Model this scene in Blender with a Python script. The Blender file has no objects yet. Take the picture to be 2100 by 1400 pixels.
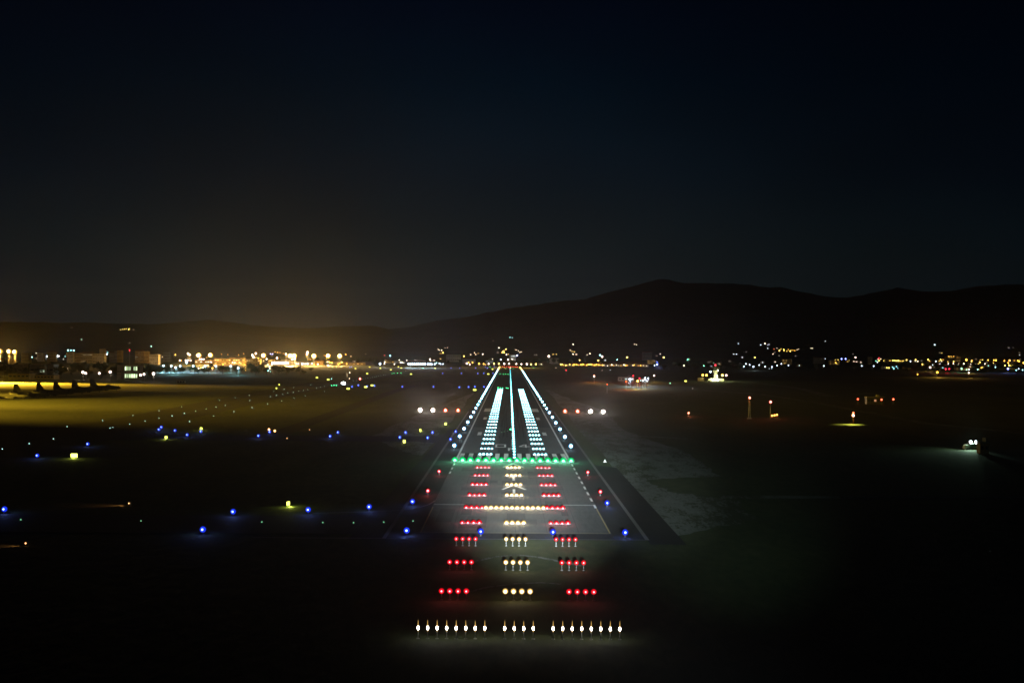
import bpy, math, random
from mathutils import Vector, Matrix
R = math.radians
rnd = random.Random(7)
sc = bpy.context.scene
COL = sc.collection
PI = math.pi

# ------------------------------------------------------------------ camera
F = 2635.0                      # focal length in photo pixels (photo 2100 x 1400)
CX, CY = 1050.0, 700.0
CAM = Vector((-1.7, 0.0, 43.0))
pitch, yaw, roll = math.atan(18 / F), math.atan(5.5 / F), 0.006
fw = Vector((math.sin(yaw) * math.cos(pitch), math.cos(yaw) * math.cos(pitch), math.sin(pitch)))
r0 = fw.cross(Vector((0, 0, 1))).normalized()
u0 = r0.cross(fw)
Rv = r0 * math.cos(roll) + u0 * math.sin(roll)
Uv = u0 * math.cos(roll) - r0 * math.sin(roll)
cam_d = bpy.data.cameras.new('camera')
cam = bpy.data.objects.new('camera', cam_d)
COL.objects.link(cam)
m = Matrix.Identity(4)
for i in range(3):
    m[i][0], m[i][1], m[i][2], m[i][3] = Rv[i], Uv[i], -fw[i], CAM[i]
cam.matrix_world = m
cam_d.sensor_width = 36
cam_d.lens = 36 * F / 2100
cam_d.clip_start = 1
cam_d.clip_end = 80000
sc.camera = cam


def ray(x, y):
    return (fw + Rv * ((x - CX) / F) - Uv * ((y - CY) / F))


def G(x, y, z=0.0):
    d = ray(x, y)
    return CAM + d * ((z - CAM.z) / d.z)


def PD(x, y, D):
    d = ray(x, y)
    return CAM + d * (D / d.y)


def hor(x):
    return 718 + 0.006 * (x - 1044.5)


# ------------------------------------------------------------------ mesh builder
class MB:
    def __init__(s):
        s.v, s.f, s.mi, s.cur, s.sm = [], [], [], 0, []

    def face(s, idx, smooth=False):
        s.f.append(idx); s.mi.append(s.cur); s.sm.append(smooth)

    def box(s, c, d, rz=0.0, taper=1.0):
        b = len(s.v); cx, cy, cz = c; dx, dy, dz = d[0] / 2, d[1] / 2, d[2] / 2
        ca, sa = math.cos(rz), math.sin(rz)
        for k, (sx, sy, sz) in enumerate([(-1, -1, -1), (1, -1, -1), (1, 1, -1), (-1, 1, -1), (-1, -1, 1), (1, -1, 1), (1, 1, 1), (-1, 1, 1)]):
            t = taper if sz > 0 else 1
            x, y = sx * dx * t, sy * dy * t
            s.v.append((cx + x * ca - y * sa, cy + x * sa + y * ca, cz + sz * dz))
        for q in [(0, 3, 2, 1), (4, 5, 6, 7), (0, 1, 5, 4), (1, 2, 6, 5), (2, 3, 7, 6), (3, 0, 4, 7)]:
            s.face([b + k for k in q])
        return s

    def tube(s, pts, rads, n=8, cap=True, smooth=True, sq=1.0):
        rings = []
        for i, p in enumerate(pts):
            p = Vector(p)
            a = Vector(pts[max(i - 1, 0)]); c = Vector(pts[min(i + 1, len(pts) - 1)])
            t = (c - a).normalized()
            ref = Vector((0, 0, 1)) if abs(t.z) < .9 else Vector((1, 0, 0))
            x = t.cross(ref).normalized(); y = x.cross(t)
            b = len(s.v); rings.append(b)
            for k in range(n):
                an = 2 * PI * k / n
                s.v.append(tuple(p + x * rads[i] * math.cos(an) + y * rads[i] * sq * math.sin(an)))
        for i in range(len(pts) - 1):
            for k in range(n):
                s.face([rings[i] + k, rings[i] + (k + 1) % n, rings[i + 1] + (k + 1) % n, rings[i + 1] + k], smooth)
        if cap:
            s.face([rings[0] + k for k in range(n)][::-1]); s.face([rings[-1] + k for k in range(n)])
        return s

    def ball(s, c, r, sz=1.0, n=10, m=6, half=False):
        b0 = len(s.v); c = Vector(c)
        lo = 0 if half else -PI / 2
        for i in range(m + 1):
            a = lo + (PI / 2 - lo) * i / m
            for k in range(n):
                an = 2 * PI * k / n
                s.v.append((c.x + r * math.cos(a) * math.cos(an), c.y + r * math.cos(a) * math.sin(an), c.z + r * sz * math.sin(a)))
        for i in range(m):
            for k in range(n):
                s.face([b0 + i * n + k, b0 + i * n + (k + 1) % n, b0 + (i + 1) * n + (k + 1) % n, b0 + (i + 1) * n + k], True)
        return s

    def lamp(s, c, r, core=45, sz=1.0, tilt=4, n=16, m=12, glass=0, hot=1):
        """oversized globe, bloom halo painted as coloured emission; hot lens faces the approach (-y, slightly up)"""
        c = Vector(c); b0 = len(s.v)
        ax = Vector((0, -math.cos(R(tilt)), math.sin(R(tilt)))); e1 = Vector((1, 0, 0)); e2 = ax.cross(e1)
        angs = [core * i / 3 for i in range(4)] + [core + (180 - core) * (i + 1) / (m - 3) for i in range(m - 3)]
        for a in angs:
            for k in range(n):
                an = 2 * PI * k / n
                p = ax * math.cos(R(a)) + (e1 * math.cos(an) + e2 * math.sin(an)) * math.sin(R(a))
                s.v.append((c.x + p.x * r, c.y + p.y * r, c.z + p.z * r * sz))
        for i in range(len(angs) - 1):
            s.use(hot if i < 3 else glass)
            for k in range(n):
                s.face([b0 + i * n + k, b0 + (i + 1) * n + k, b0 + (i + 1) * n + (k + 1) % n, b0 + i * n + (k + 1) % n], True)
        return s

    def quad(s, pts):
        b = len(s.v)
        s.v += [tuple(p) for p in pts]
        s.face(list(range(b, b + len(pts))))
        return s

    def rect(s, x0, x1, y0, y1, z):
        return s.quad([(x0, y0, z), (x1, y0, z), (x1, y1, z), (x0, y1, z)])

    def use(s, i):
        s.cur = i
        return s

    def mesh(s, name, mats):
        me = bpy.data.meshes.new(name)
        me.from_pydata(s.v, [], s.f)
        for mt in mats:
            me.materials.append(mt)
        me.polygons.foreach_set('material_index', s.mi)
        me.polygons.foreach_set('use_smooth', s.sm)
        me.update()
        return me

    def obj(s, name, mats, parent=None, loc=None):
        if not isinstance(mats, (list, tuple)):
            mats = [mats]
        o = bpy.data.objects.new(name, s.mesh(name, mats))
        COL.objects.link(o)
        if parent: o.parent = parent
        if loc: o.location = loc
        return o


def tag(o, label=None, cat=None, group=None, kind=None):
    if label: o['label'] = label
    if cat: o['category'] = cat
    if group: o['group'] = group
    if kind: o['kind'] = kind
    return o


def empty(name, loc=(0, 0, 0), rz=0.0):
    o = bpy.data.objects.new(name, None)
    o.empty_display_size = 1
    COL.objects.link(o)
    o.location = loc
    o.rotation_euler = (0, 0, rz)
    return o


KIDS = {}


def reg(root):
    KIDS[root.name] = [(c, [g for g in bpy.data.objects if g.parent == c]) for c in bpy.data.objects if c.parent == root]
    root['_fresh'] = 1
    return root


def put(root, loc, rz=0.0, scale=1.0, label=None, group=None, cat=None, name=None):
    """the first call moves the prototype itself; later calls copy it with its parts and sub-parts"""
    if root.get('_fresh'):
        del root['_fresh']
        r = root
    else:
        r = root.copy(); COL.objects.link(r)
        for c, gs in KIDS.get(root.name, []):
            k = c.copy(); COL.objects.link(k); k.parent = r
            for g in gs:
                q = g.copy(); COL.objects.link(q); q.parent = k
    r.location = loc; r.rotation_euler = (0, 0, rz); r.scale = (scale,) * 3
    tag(r, label, cat, group)
    return r


# ------------------------------------------------------------------ materials
def newmat(name):
    m = bpy.data.materials.new(name); m.use_nodes = True
    return m, m.node_tree.nodes, m.node_tree.links, m.node_tree.nodes['Principled BSDF']


def plain(name, col, rough=.7, metal=0.0, noise=0.25, scale=1.5):
    m, n, l, b = newmat(name)
    b.inputs['Roughness'].default_value = rough
    b.inputs['Metallic'].default_value = metal
    tc = n.new('ShaderNodeTexCoord'); nz = n.new('ShaderNodeTexNoise'); nz.inputs['Scale'].default_value = scale
    nz.inputs['Detail'].default_value = 4
    rp = n.new('ShaderNodeValToRGB')
    rp.color_ramp.elements[0].position = .3; rp.color_ramp.elements[1].position = .7
    rp.color_ramp.elements[0].color = (*[c * (1 - noise) for c in col], 1)
    rp.color_ramp.elements[1].color = (*[min(1, c * (1 + noise)) for c in col], 1)
    l.new(tc.outputs['Object'], nz.inputs['Vector']); l.new(nz.outputs['Fac'], rp.inputs['Fac']); l.new(rp.outputs['Color'], b.inputs['Base Color'])
    return m


def ground_mat(name, stops, scales, rough=.9, streak=(1, 1, 1), bump=0.0):
    """two octave groups of noise mixed between colour stops, world metres"""
    m, n, l, b = newmat(name)
    b.inputs['Roughness'].default_value = rough
    b.inputs['Specular IOR Level'].default_value = .3
    ge = n.new('ShaderNodeNewGeometry')
    mp = n.new('ShaderNodeMapping'); mp.inputs['Scale'].default_value = streak
    l.new(ge.outputs['Position'], mp.inputs['Vector'])
    prev = None
    for s in scales:
        nz = n.new('ShaderNodeTexNoise'); nz.inputs['Scale'].default_value = s
        nz.inputs['Detail'].default_value = 6; nz.inputs['Roughness'].default_value = .6
        l.new(mp.outputs['Vector'], nz.inputs['Vector'])
        if prev is None:
            prev = nz.outputs['Fac']
        else:
            mx = n.new('ShaderNodeMath'); mx.operation = 'ADD'; l.new(prev, mx.inputs[0]); l.new(nz.outputs['Fac'], mx.inputs[1])
            prev = mx.outputs[0]
    dv = n.new('ShaderNodeMath'); dv.operation = 'DIVIDE'; l.new(prev, dv.inputs[0]); dv.inputs[1].default_value = len(scales)
    rp = n.new('ShaderNodeValToRGB')
    el = rp.color_ramp.elements
    el[0].position, el[0].color = stops[0][0], (*stops[0][1], 1)
    el[1].position, el[1].color = stops[-1][0], (*stops[-1][1], 1)
    for p, c in stops[1:-1]:
        e = el.new(p); e.color = (*c, 1)
    l.new(dv.outputs[0], rp.inputs['Fac']); l.new(rp.outputs['Color'], b.inputs['Base Color'])
    if bump:
        bp = n.new('ShaderNodeBump'); bp.inputs['Distance'].default_value = bump
        l.new(dv.outputs[0], bp.inputs['Height']); l.new(bp.outputs['Normal'], b.inputs['Normal'])
    return m


EMC = {}


def EM(col, strength):
    key = (col, strength)
    if key in EMC: return EMC[key]
    m = bpy.data.materials.new('lamp_light'); m.use_nodes = True
    n, l = m.node_tree.nodes, m.node_tree.links
    n.clear()
    e = n.new('ShaderNodeEmission'); o = n.new('ShaderNodeOutputMaterial')
    e.inputs[0].default_value = (*col, 1); e.inputs[1].default_value = strength
    l.new(e.outputs[0], o.inputs[0])
    m.cycles.emission_sampling = 'NONE'
    EMC[key] = m
    return m


WHITE = (.62, .92, 1.0)
CYAN = (.25, .85, 1.0)
WARM = (1.0, .70, .34)
AMBER = (1.0, .55, .10)
SODIUM = (1.0, .62, .16)
RED = (1.0, .03, .05)
ORED = (1.0, .14, .03)
BLUE = (.05, .12, 1.0)
GREEN = (.03, 1.0, .28)
YELLOW = (.75, .80, .08)
COOL = (.72, .86, 1.0)

metal = plain('galvanised_metal', (.35, .36, .37), .5, .6)
dark_metal = plain('dark_metal', (.06, .06, .065), .5, .3)
orange_paint = plain('orange_paint', (.55, .16, .03), .5)
conc = plain('concrete', (.30, .29, .27), .85, scale=.6)
wallA = plain('pale_render_wall', (.42, .38, .31), .85, scale=.2)
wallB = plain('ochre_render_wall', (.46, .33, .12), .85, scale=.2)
wallC = plain('grey_panel_wall', (.25, .26, .27), .7, scale=.2)
roofm = plain('roof_tiles', (.16, .08, .05), .9, scale=.5)
roofg = plain('flat_roof', (.12, .12, .12), .9, scale=.5)
bark = plain('bark', (.07, .05, .035), .95, scale=3)
leafm = plain('foliage', (.045, .065, .025), .8, noise=.5, scale=.8)
plane_grey = plain('aircraft_grey', (.10, .105, .105), .5, .1, noise=.15, scale=.3)
tyre = plain('tyre_rubber', (.02, .02, .02), .9)
glass_dark = plain('dark_glass', (.02, .025, .03), .1)
carm = plain('car_paint', (.5, .5, .48), .35, .2)
brownm = plain('brown_cladding', (.20, .11, .05), .8)


def lightobj(parent, kind, energy, col, loc=(0, 0, 0), rad=.2, rot=None, spot=None, blend=.5, aim=None):
    d = bpy.data.lights.new('bulb', kind)
    d.energy = energy; d.color = col; d.shadow_soft_size = rad
    if kind == 'SPOT':
        d.spot_size = spot; d.spot_blend = blend
    o = bpy.data.objects.new('bulb', d); COL.objects.link(o)
    if parent: o.parent = parent
    o.location = loc
    if rot: o.rotation_euler = rot
    if aim is not None:
        o.rotation_euler = Vector(aim).to_track_quat('-Z', 'Y').to_euler()
    return o


ORD = ['first', 'second', 'third', 'fourth', 'fifth', 'sixth', 'seventh', 'eighth', 'ninth', 'tenth', 'eleventh', 'twelfth', 'thirteenth', 'fourteenth', 'fifteenth', 'sixteenth', 'seventeenth', 'eighteenth', 'nineteenth', 'twentieth']
TENS = ['', '', 'twenty', 'thirty', 'forty', 'fifty', 'sixty', 'seventy', 'eighty', 'ninety']
TENTHS = ['', '', 'twentieth', 'thirtieth', 'fortieth', 'fiftieth', 'sixtieth', 'seventieth', 'eightieth', 'ninetieth']


def nth(i):  # 0 based
    k = i + 1
    if k <= 20: return ORD[i]
    if k >= 100: return 'hundred and ' + nth(i - 100)
    if k % 10 == 0: return TENTHS[k // 10]
    return TENS[k // 10] + '-' + ORD[k % 10 - 1]


# ------------------------------------------------------------------ world
w = bpy.data.worlds.new('World'); sc.world = w; w.use_nodes = True
n, l = w.node_tree.nodes, w.node_tree.links
bg = n['Background']; out = n['World Output']
sky = n.new('ShaderNodeTexSky'); sky.sky_type = 'NISHITA'; sky.sun_disc = False
sky.sun_elevation = R(-8); sky.sun_rotation = R(-60)
l.new(sky.outputs[0], bg.inputs['Color']); bg.inputs['Strength'].default_value = 0.05
tc = n.new('ShaderNodeTexCoord'); sx = n.new('ShaderNodeSeparateXYZ'); l.new(tc.outputs['Generated'], sx.inputs[0])
el = n.new('ShaderNodeValToRGB')                       # night sky by height above the horizon
mr = n.new('ShaderNodeMapRange'); mr.inputs['From Min'].default_value = 0.0; mr.inputs['From Max'].default_value = 0.30
l.new(sx.outputs['Z'], mr.inputs['Value']); l.new(mr.outputs[0], el.inputs['Fac'])
E = el.color_ramp.elements
def lin(*c): return tuple((v / 255 / 12.92 if v <= 10 else ((v / 255 + .055) / 1.055) ** 2.4) for v in c) + (1,)
E[0].position = 0; E[0].color = lin(20, 26, 29)
E[1].position = 1; E[1].color = lin(0, 3, 14)
for p, c in ((.12, (20, 27, 30)), (.25, (15, 24, 28)), (.45, (6, 17, 26)), (.68, (0, 10, 21)), (.88, (0, 5, 17))):
    e = E.new(p); e.color = lin(*c)
bg2 = n.new('ShaderNodeBackground'); bg2.inputs['Strength'].default_value = 1.0
# brighter toward the lit airfield side of the sky, darker to the far east side
am = n.new('ShaderNodeMapRange'); am.inputs['From Min'].default_value = -0.40; am.inputs['From Max'].default_value = 0.40
l.new(sx.outputs['X'], am.inputs['Value'])
az = n.new('ShaderNodeValToRGB'); l.new(am.outputs[0], az.inputs['Fac'])
q = az.color_ramp.elements; q[0].position = 0; q[0].color = (.55, .60, .66, 1); q[1].position = 1; q[1].color = (.30, .34, .38, 1)
for p_, c_ in ((.22, .78), (.42, 1.0), (.6, .86), (.8, .55)):
    e = q.new(p_); e.color = (c_, c_, c_, 1)
mul = n.new('ShaderNodeVectorMath'); mul.operation = 'MULTIPLY'
l.new(el.outputs['Color'], mul.inputs[0]); l.new(az.outputs[0], mul.inputs[1])
nzs = n.new('ShaderNodeTexNoise'); nzs.inputs['Scale'].default_value = 3.2; nzs.inputs['Detail'].default_value = 5
mps = n.new('ShaderNodeMapping'); mps.inputs['Scale'].default_value = (1, 1, 2.6)
l.new(tc.outputs['Generated'], mps.inputs['Vector']); l.new(mps.outputs[0], nzs.inputs['Vector'])
mrs = n.new('ShaderNodeMapRange'); mrs.inputs['From Min'].default_value = .3; mrs.inputs['From Max'].default_value = .7
mrs.inputs['To Min'].default_value = .78; mrs.inputs['To Max'].default_value = 1.2; l.new(nzs.outputs['Fac'], mrs.inputs['Value'])
mu2 = n.new('ShaderNodeVectorMath'); mu2.operation = 'SCALE'      # thin uneven high cloud
l.new(mul.outputs[0], mu2.inputs[0]); l.new(mrs.outputs[0], mu2.inputs['Scale'])
l.new(mu2.outputs[0], bg2.inputs['Color'])
ad = n.new('ShaderNodeAddShader'); l.new(bg.outputs[0], ad.inputs[0]); l.new(bg2.outputs[0], ad.inputs[1]); l.new(ad.outputs[0], out.inputs['Surface'])

# ------------------------------------------------------------------ ground and pavements
THR = 499.0
END = 3235.0
grass = ground_mat('airfield_grass', [(.34, (.018, .032, .012)), (.46, (.038, .054, .020)), (.56, (.060, .074, .028)), (.68, (.095, .10, .05))], (.012, .05, .4), streak=(1, .35, 1), bump=.3)
dirt = ground_mat('worn_dirt', [(.36, (.045, .052, .03)), (.47, (.055, .062, .036)), (.50, (.14, .15, .14)), (.62, (.20, .205, .20))], (.03, .16, .9), streak=(1.3, .35, 1))
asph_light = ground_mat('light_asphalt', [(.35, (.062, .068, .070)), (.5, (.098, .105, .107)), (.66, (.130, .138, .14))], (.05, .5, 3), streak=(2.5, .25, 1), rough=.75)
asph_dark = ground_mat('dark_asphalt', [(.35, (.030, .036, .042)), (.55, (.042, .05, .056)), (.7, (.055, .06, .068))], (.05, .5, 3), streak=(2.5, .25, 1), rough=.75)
asph_black = ground_mat('black_asphalt', [(.35, (.012, .013, .015)), (.7, (.022, .023, .026))], (.1, .8), rough=.8)
asph_sh = ground_mat('shoulder_asphalt', [(.35, (.017, .019, .022)), (.7, (.034, .037, .042))], (.05, .5), streak=(2, .3, 1), rough=.8)
apron_c = ground_mat('apron_concrete', [(.35, (.16, .15, .13)), (.55, (.22, .21, .18)), (.7, (.27, .25, .22))], (.02, .2), rough=.6)


def paint(name, col, wear=.3):
    m = ground_mat(name, [(.3, tuple(c * (1 - wear) for c in col)), (.5, col), (.7, col)], (.3, 2.5), rough=.6)
    return m


white_p = paint('white_marking', (.86, .87, .86))
grey_p = paint('weathered_marking', (.19, .19, .19), .4)
yellow_p = paint('yellow_marking', (.42, .34, .16), .3)


def sheet(name, mat, build, z):
    b = MB(); build(b, z)
    return tag(b.obj(name, mat), kind='structure')


sheet('ground', grass, lambda b, z: [b.rect(x, x + 3000, y, y + 3000, z) for x in range(-15000, 15000, 3000) for y in range(-3000, 18000, 3000)], 0)


def poly(*pix):
    return [G(x, y) for x, y in pix]


def polysheet(name, mat, polys, z):
    b = MB()
    for p in polys:
        b.quad([(q[0], q[1], z) for q in p])
    return tag(b.obj(name, mat), kind='structure')


Y0 = 302.0    # near end of the paved strip


def ragged(edge_pts, amp, seed, sub=9):
    rr = random.Random(seed); o = []
    for i in range(len(edge_pts)):
        a = Vector(edge_pts[i]); c = Vector(edge_pts[(i + 1) % len(edge_pts)])
        nrm = Vector((-(c - a).y, (c - a).x)).normalized()
        for k in range(sub):
            t = k / sub
            p = a.lerp(c, t) + nrm * (rr.uniform(-amp, amp) if k else 0)
            o.append((p.x, p.y))
    return o


# worn strip of grey soil along the right of the runway, with its grassy holes showing as the ground
polysheet('dirt_verge', dirt, [ragged([(37.5, 300), (62, 330), (64, 372), (47, 395), (45, 430), (72, 445), (74, 560), (62, 680), (66, 900), (40, 1400), (37.5, 1400)], 1.8, 3),
                               ragged([(60, 376), (190, 384), (190, 388), (62, 384)], .5, 5),
                               ragged([(-37, 520), (-37, 1300), (-60, 900), (-70, 640), (-52, 560)], 1.5, 8)], .02)
b = MB()
for k in range(3):
    pass
polysheet('wide_shoulder', asph_black, [[(30, 286), (38, 286), (38, 474), (30, 486)], [(-38, 292), (-30, 292), (-30, 700), (-34, 700)]], .03)
polysheet('runway_shoulder', asph_sh, [[(-30.6, 292), (30.6, 292), (30.6, END + 60), (-30.6, END + 60)]], .034)
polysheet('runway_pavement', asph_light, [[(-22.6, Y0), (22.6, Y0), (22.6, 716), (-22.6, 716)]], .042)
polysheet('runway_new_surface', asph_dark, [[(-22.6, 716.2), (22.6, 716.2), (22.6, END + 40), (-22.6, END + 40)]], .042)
polysheet('threshold_surface', asph_black, [[(-22.4, THR - 1), (22.4, THR - 1), (22.4, THR + 38), (-22.4, THR + 38)]], .046)
polysheet('runway_mid_strip', ground_mat('rubber_darkened_asphalt', [(.35, (.026, .034, .036)), (.7, (.05, .058, .062))], (.04, .5), streak=(2, .2, 1), rough=.7), [ragged([(-6.4, THR + 38), (7, THR + 38), (7, 716), (-6.4, 716)], .5, 12)], .046)

# painted markings: one sheet of runway paint, one of weathered outer lines, one of yellow
mk = MB(); z = .052
for s in (-1, 1):
    for k in range(6):                                     # threshold stripes
        c = s * (2.7 + 3.6 * k)
        mk.rect(c - .9, c + .9, THR + 6, THR + 36, z)
    mk.rect(s * 22.2 - .42, s * 22.2 + .42, THR + 2, END, z)                # side stripe
    mk.rect(min(s * 10, s * 19.3), max(s * 10, s * 19.3), 899, 946, z)      # aiming point
    for y0, y1 in ((797, 823), (650, 674)):
        mk.rect(min(s * 15.6, s * 17.7), max(s * 15.6, s * 17.7), y0, y1, z)
for k in range(9):                                         # dashed edge before the threshold
    y = THR - 12 - 16 * k
    mk.rect(21.9, 22.5, y - 8, y, z)
    if k in (0, 1, 2):
        mk.rect(-22.5, -21.9, y - 8, y, z)
mk.rect(-22.4, 22.4, THR - .6, THR - .2, z)
mk.rect(-22.4, -13.6, 357.6, 358.2, z); mk.rect(13.6, 22.4, 357.6, 358.2, z)
for y in range(640, 3200, 50):                             # centreline dashes
    mk.rect(-.45, .15, y, y + 30, z)
mk.rect(-.45, .0, 576, 620, z)
def bar(p, q, wd):
    p, q = Vector(p), Vector(q); nn = Vector((-(q - p).y, (q - p).x)).normalized() * wd / 2
    mk.quad([(*(p - nn), z), (*(p + nn), z), (*(q + nn), z), (*(q - nn), z)][::-1])
for y in (THR - 12, THR - 88):                             # displaced threshold arrows
    bar((-3.6, y - 14), (0, y), .8); bar((3.6, y - 14), (0, y), .8)
for y0, y1 in ((425, 448), (380, 398)):
    mk.rect(-.4, .4, y0, y1, z)
# 0 4 over R
def ring(x0, x1, y0, y1, tx, ty):
    mk.rect(x0, x0 + tx, y0, y1, z); mk.rect(x1 - tx, x1, y0, y1, z)
    mk.rect(x0 + tx, x1 - tx, y0, y0 + ty, z); mk.rect(x0 + tx, x1 - tx, y1 - ty, y1, z)
ring(-7.7, -2.9, 569, 587, .8, 2.6)
mk.rect(5.6, 6.4, 569, 587, z); mk.rect(2.9, 5.6, 573, 575.6, z); mk.rect(6.4, 7.7, 573, 575.6, z)
bar((3.3, 575.4), (5.6, 586.6), .8)
ring(-2.0, 1.3, 558.5, 566, .8, 2.2); mk.rect(-2.0, -1.2, 550, 558.5, z); bar((-.3, 558.4), (1.6, 550.2), .9); 
tag(mk.obj('runway_paint', white_p), kind='structure')
mk = MB(); z = .050
for s in (-1, 1):
    mk.rect(s * 30 - .45, s * 30 + .45, 292.6, 900, z)
mk.rect(-60, -30.5, 293, 293.5, z); mk.rect(-29.5, 29.5, 292.6, 293.1, z)
tag(mk.obj('outer_line_paint', grey_p), kind='structure')
mk = MB(); z = .052
for s in (-1, 1):
    mk.rect(s * 22.3 - .15, s * 22.3 + .15, 303, 352, z)
mk.rect(-22.4, 22.4, 303, 303.3, z)
tag(mk.obj('yellow_line_paint', yellow_p), kind='structure')

# taxiways at the left, from the photo's lines on the ground
def strip(pa, pb, wd):
    a = [Vector(G(*p)).xy for p in pa]
    o = []
    L, Rr = [], []
    for i, p in enumerate(a):
        t = (a[min(i + 1, len(a) - 1)] - a[max(i - 1, 0)]).normalized(); nn = Vector((-t.y, t.x)) * wd / 2
        L.append(p + nn); Rr.append(p - nn)
    return [[L[i], L[i + 1], Rr[i + 1], Rr[i]][::-1] for i in range(len(a) - 1)]


polysheet('taxiway', asph_sh, strip([(-420, 1010), (0, 930), (213, 878), (420, 836), (620, 797), (800, 768), (960, 752)], None, 46), .022)
polysheet('taxiway_edge', asph_black, strip([(-420, 915), (0, 884), (140, 874), (260, 862), (420, 828), (560, 800), (660, 783)], None, 20) + strip([(560, 893), (700, 842), (800, 805), (850, 790)], None, 12), .026)
polysheet('taxiway_entry', asph_sh, [[(-30.6, 300), (-30.6, 352), (-42, 336), (-60, 332), (-260, 332), (-260, 300)][::-1],
                                     [(-30.6, 590), (-30.6, 660), (-44, 640), (-300, 640), (-300, 600), (-44, 602)][::-1]], .028)
def track(name, mat, pts, wd, z):
    polysheet(name, mat, strip([p[:2] for p in pts], None, wd), z)
track('service_track', dirt, [(930, 1164), (975, 1150), (1015, 1141), (1060, 1137), (1105, 1142), (1150, 1151), (1195, 1160)], 1.3, .018)
track('worn_track', dirt, [(950, 1216), (1000, 1203), (1060, 1196), (1110, 1194), (1150, 1197)], .9, .018)
track('field_road', dirt, [(1262, 893), (1330, 895), (1420, 900)], 5, .018)
track('lead_in_line', grey_p, [(640, 1052), (760, 1049), (820, 1046), (858, 1041), (880, 1034), (893, 1026)], .5, .054)
track('field_path', dirt, [(1440, 800), (1560, 808), (1680, 826), (1760, 842), (1900, 868), (2140, 892)], 9, .018)
track('ditch_edge', dirt, [(1560, 786), (1640, 796), (1700, 812), (1790, 806)], 12, .018)
# asphalt patches, joints and the rubber laid down by landing wheels
pb2 = MB(); rp_ = random.Random(21)
for k in range(26):
    x = rp_.uniform(-21, 17); y = rp_.uniform(304, 492); pb2.rect(x, x + rp_.uniform(1.5, 5), y, y + rp_.uniform(6, 26), .0462 + k * .00005)
for y in range(306, 498, 12): pb2.rect(-22.4, 22.4, y, y + .22, .0480)
for x in (-15, -7.5, 0.05, 7.5, 15): pb2.rect(x - .06, x + .06, 303, 498, .0482)
tag(pb2.obj('pavement_repairs', ground_mat('patched_asphalt', [(.35, (.050, .056, .058)), (.7, (.085, .092, .095))], (.2, 2))), kind='structure')
pb3 = MB()
for k in range(46):
    s_ = rp_.choice((-1, 1)); x = s_ * rp_.gauss(4.3, 1.3); y = rp_.uniform(620, 1000); pb3.rect(x - .18, x + .18, y, y + rp_.uniform(40, 160), .0485 + k * .00003)
tag(pb3.obj('rubber_streaks', asph_black), kind='structure')
a0 = [G(-260, 786), G(570, 789), G(400, 796), G(250, 804), G(0, 819), G(-200, 831)]
polysheet('military_apron', apron_c, [[(p.x, p.y) for p in a0][::-1]], .03)
a1 = [G(430, 753.5), G(770, 750), G(760, 741.5), G(400, 740)]
polysheet('terminal_apron', apron_c, [[(p.x, p.y) for p in a1]], .03)
a2 = [G(310, 766), G(450, 764), G(450, 755), G(318, 757)]
polysheet('floodlit_yard', apron_c, [[(p.x, p.y) for p in a2]], .03)
a3 = [G(1130, 746.5), G(1330, 747.5), G(1330, 744), G(1130, 743)]
polysheet('car_park', apron_c, [[(p.x, p.y) for p in a3]], .03)
#PART2
# ------------------------------------------------------------------ hills
def interp(tab, x):
    if x <= tab[0][0]: return tab[0][1]
    for (a, ya), (c, yc) in zip(tab, tab[1:]):
        if x <= c:
            t = (x - a) / (c - a)
            return ya + (yc - ya) * t
    return tab[-1][1]


RIDGE = [(-900, 640), (-300, 652), (0, 660), (200, 662), (340, 664), (430, 655), (520, 668), (640, 674), (700, 669), (760, 667), (800, 676), (850, 668), (900, 657), (960, 650), (1000, 640), (1050, 631), (1100, 624), (1150, 617), (1200, 614), (1240, 601),
         (1300, 586), (1350, 572), (1375, 574), (1400, 581), (1440, 580), (1480, 580), (1530, 583), (1570, 589), (1600, 589), (1650, 599), (1700, 609), (1740, 610), (1780, 603), (1840, 590), (1880, 596), (1920, 599),
         (1960, 595), (2000, 588), (2060, 583), (2100, 584), (2300, 600), (2700, 640), (3200, 660)]
from mathutils import noise as mnoise
DR0, DR1 = 8200.0, 12500.0


def hill_h(xp, D):
    """terrain height under the photo column xp (an azimuth) at forward distance D"""
    H = 43 + (hor(xp) - interp(RIDGE, xp)) / F * DR1 + 9 * mnoise.fractal(Vector((xp / 22, 1.7, .3)), .8, 2.1, 4)
    t = (D - DR0) / (DR1 - DR0)
    if t <= 0: return 0.0
    X = (xp - 1044.5) / F * D
    nz = mnoise.fractal(Vector((X / 1500, D / 1500, 3.1)), 1.0, 2.0, 5)
    if t <= 1:
        s = t ** 1.7
        return H * s * (1 + .45 * nz * (1 - t) ** .7)
    return H * max(0.0, 1 - (t - 1) * 1.4) - 5


b = MB()
cols = list(range(-900, 3201, 10)); rows = [0, .06, .12, .18, .25, .32, .4, .5, .6, .7, .8, .88, .95, 1.0, 1.06, 1.2, 1.45, 1.72]
for xp in cols:
    for t in rows:
        D = DR0 + (DR1 - DR0) * t
        b.v.append(((xp - 1044.5) / F * D + CAM.x, D, hill_h(xp, D) - (.5 if t == 0 else 0)))
nr = len(rows)
for i in range(len(cols) - 1):
    for j in range(nr - 1):
        b.face([i * nr + j, (i + 1) * nr + j, (i + 1) * nr + j + 1, i * nr + j + 1], True)
hillm = ground_mat('wooded_hillside', [(.35, (.02, .028, .018)), (.6, (.045, .05, .035)), (.7, (.07, .07, .05))], (.002, .01), rough=.95)
tag(b.obj('hills', hillm), kind='structure')

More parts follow.
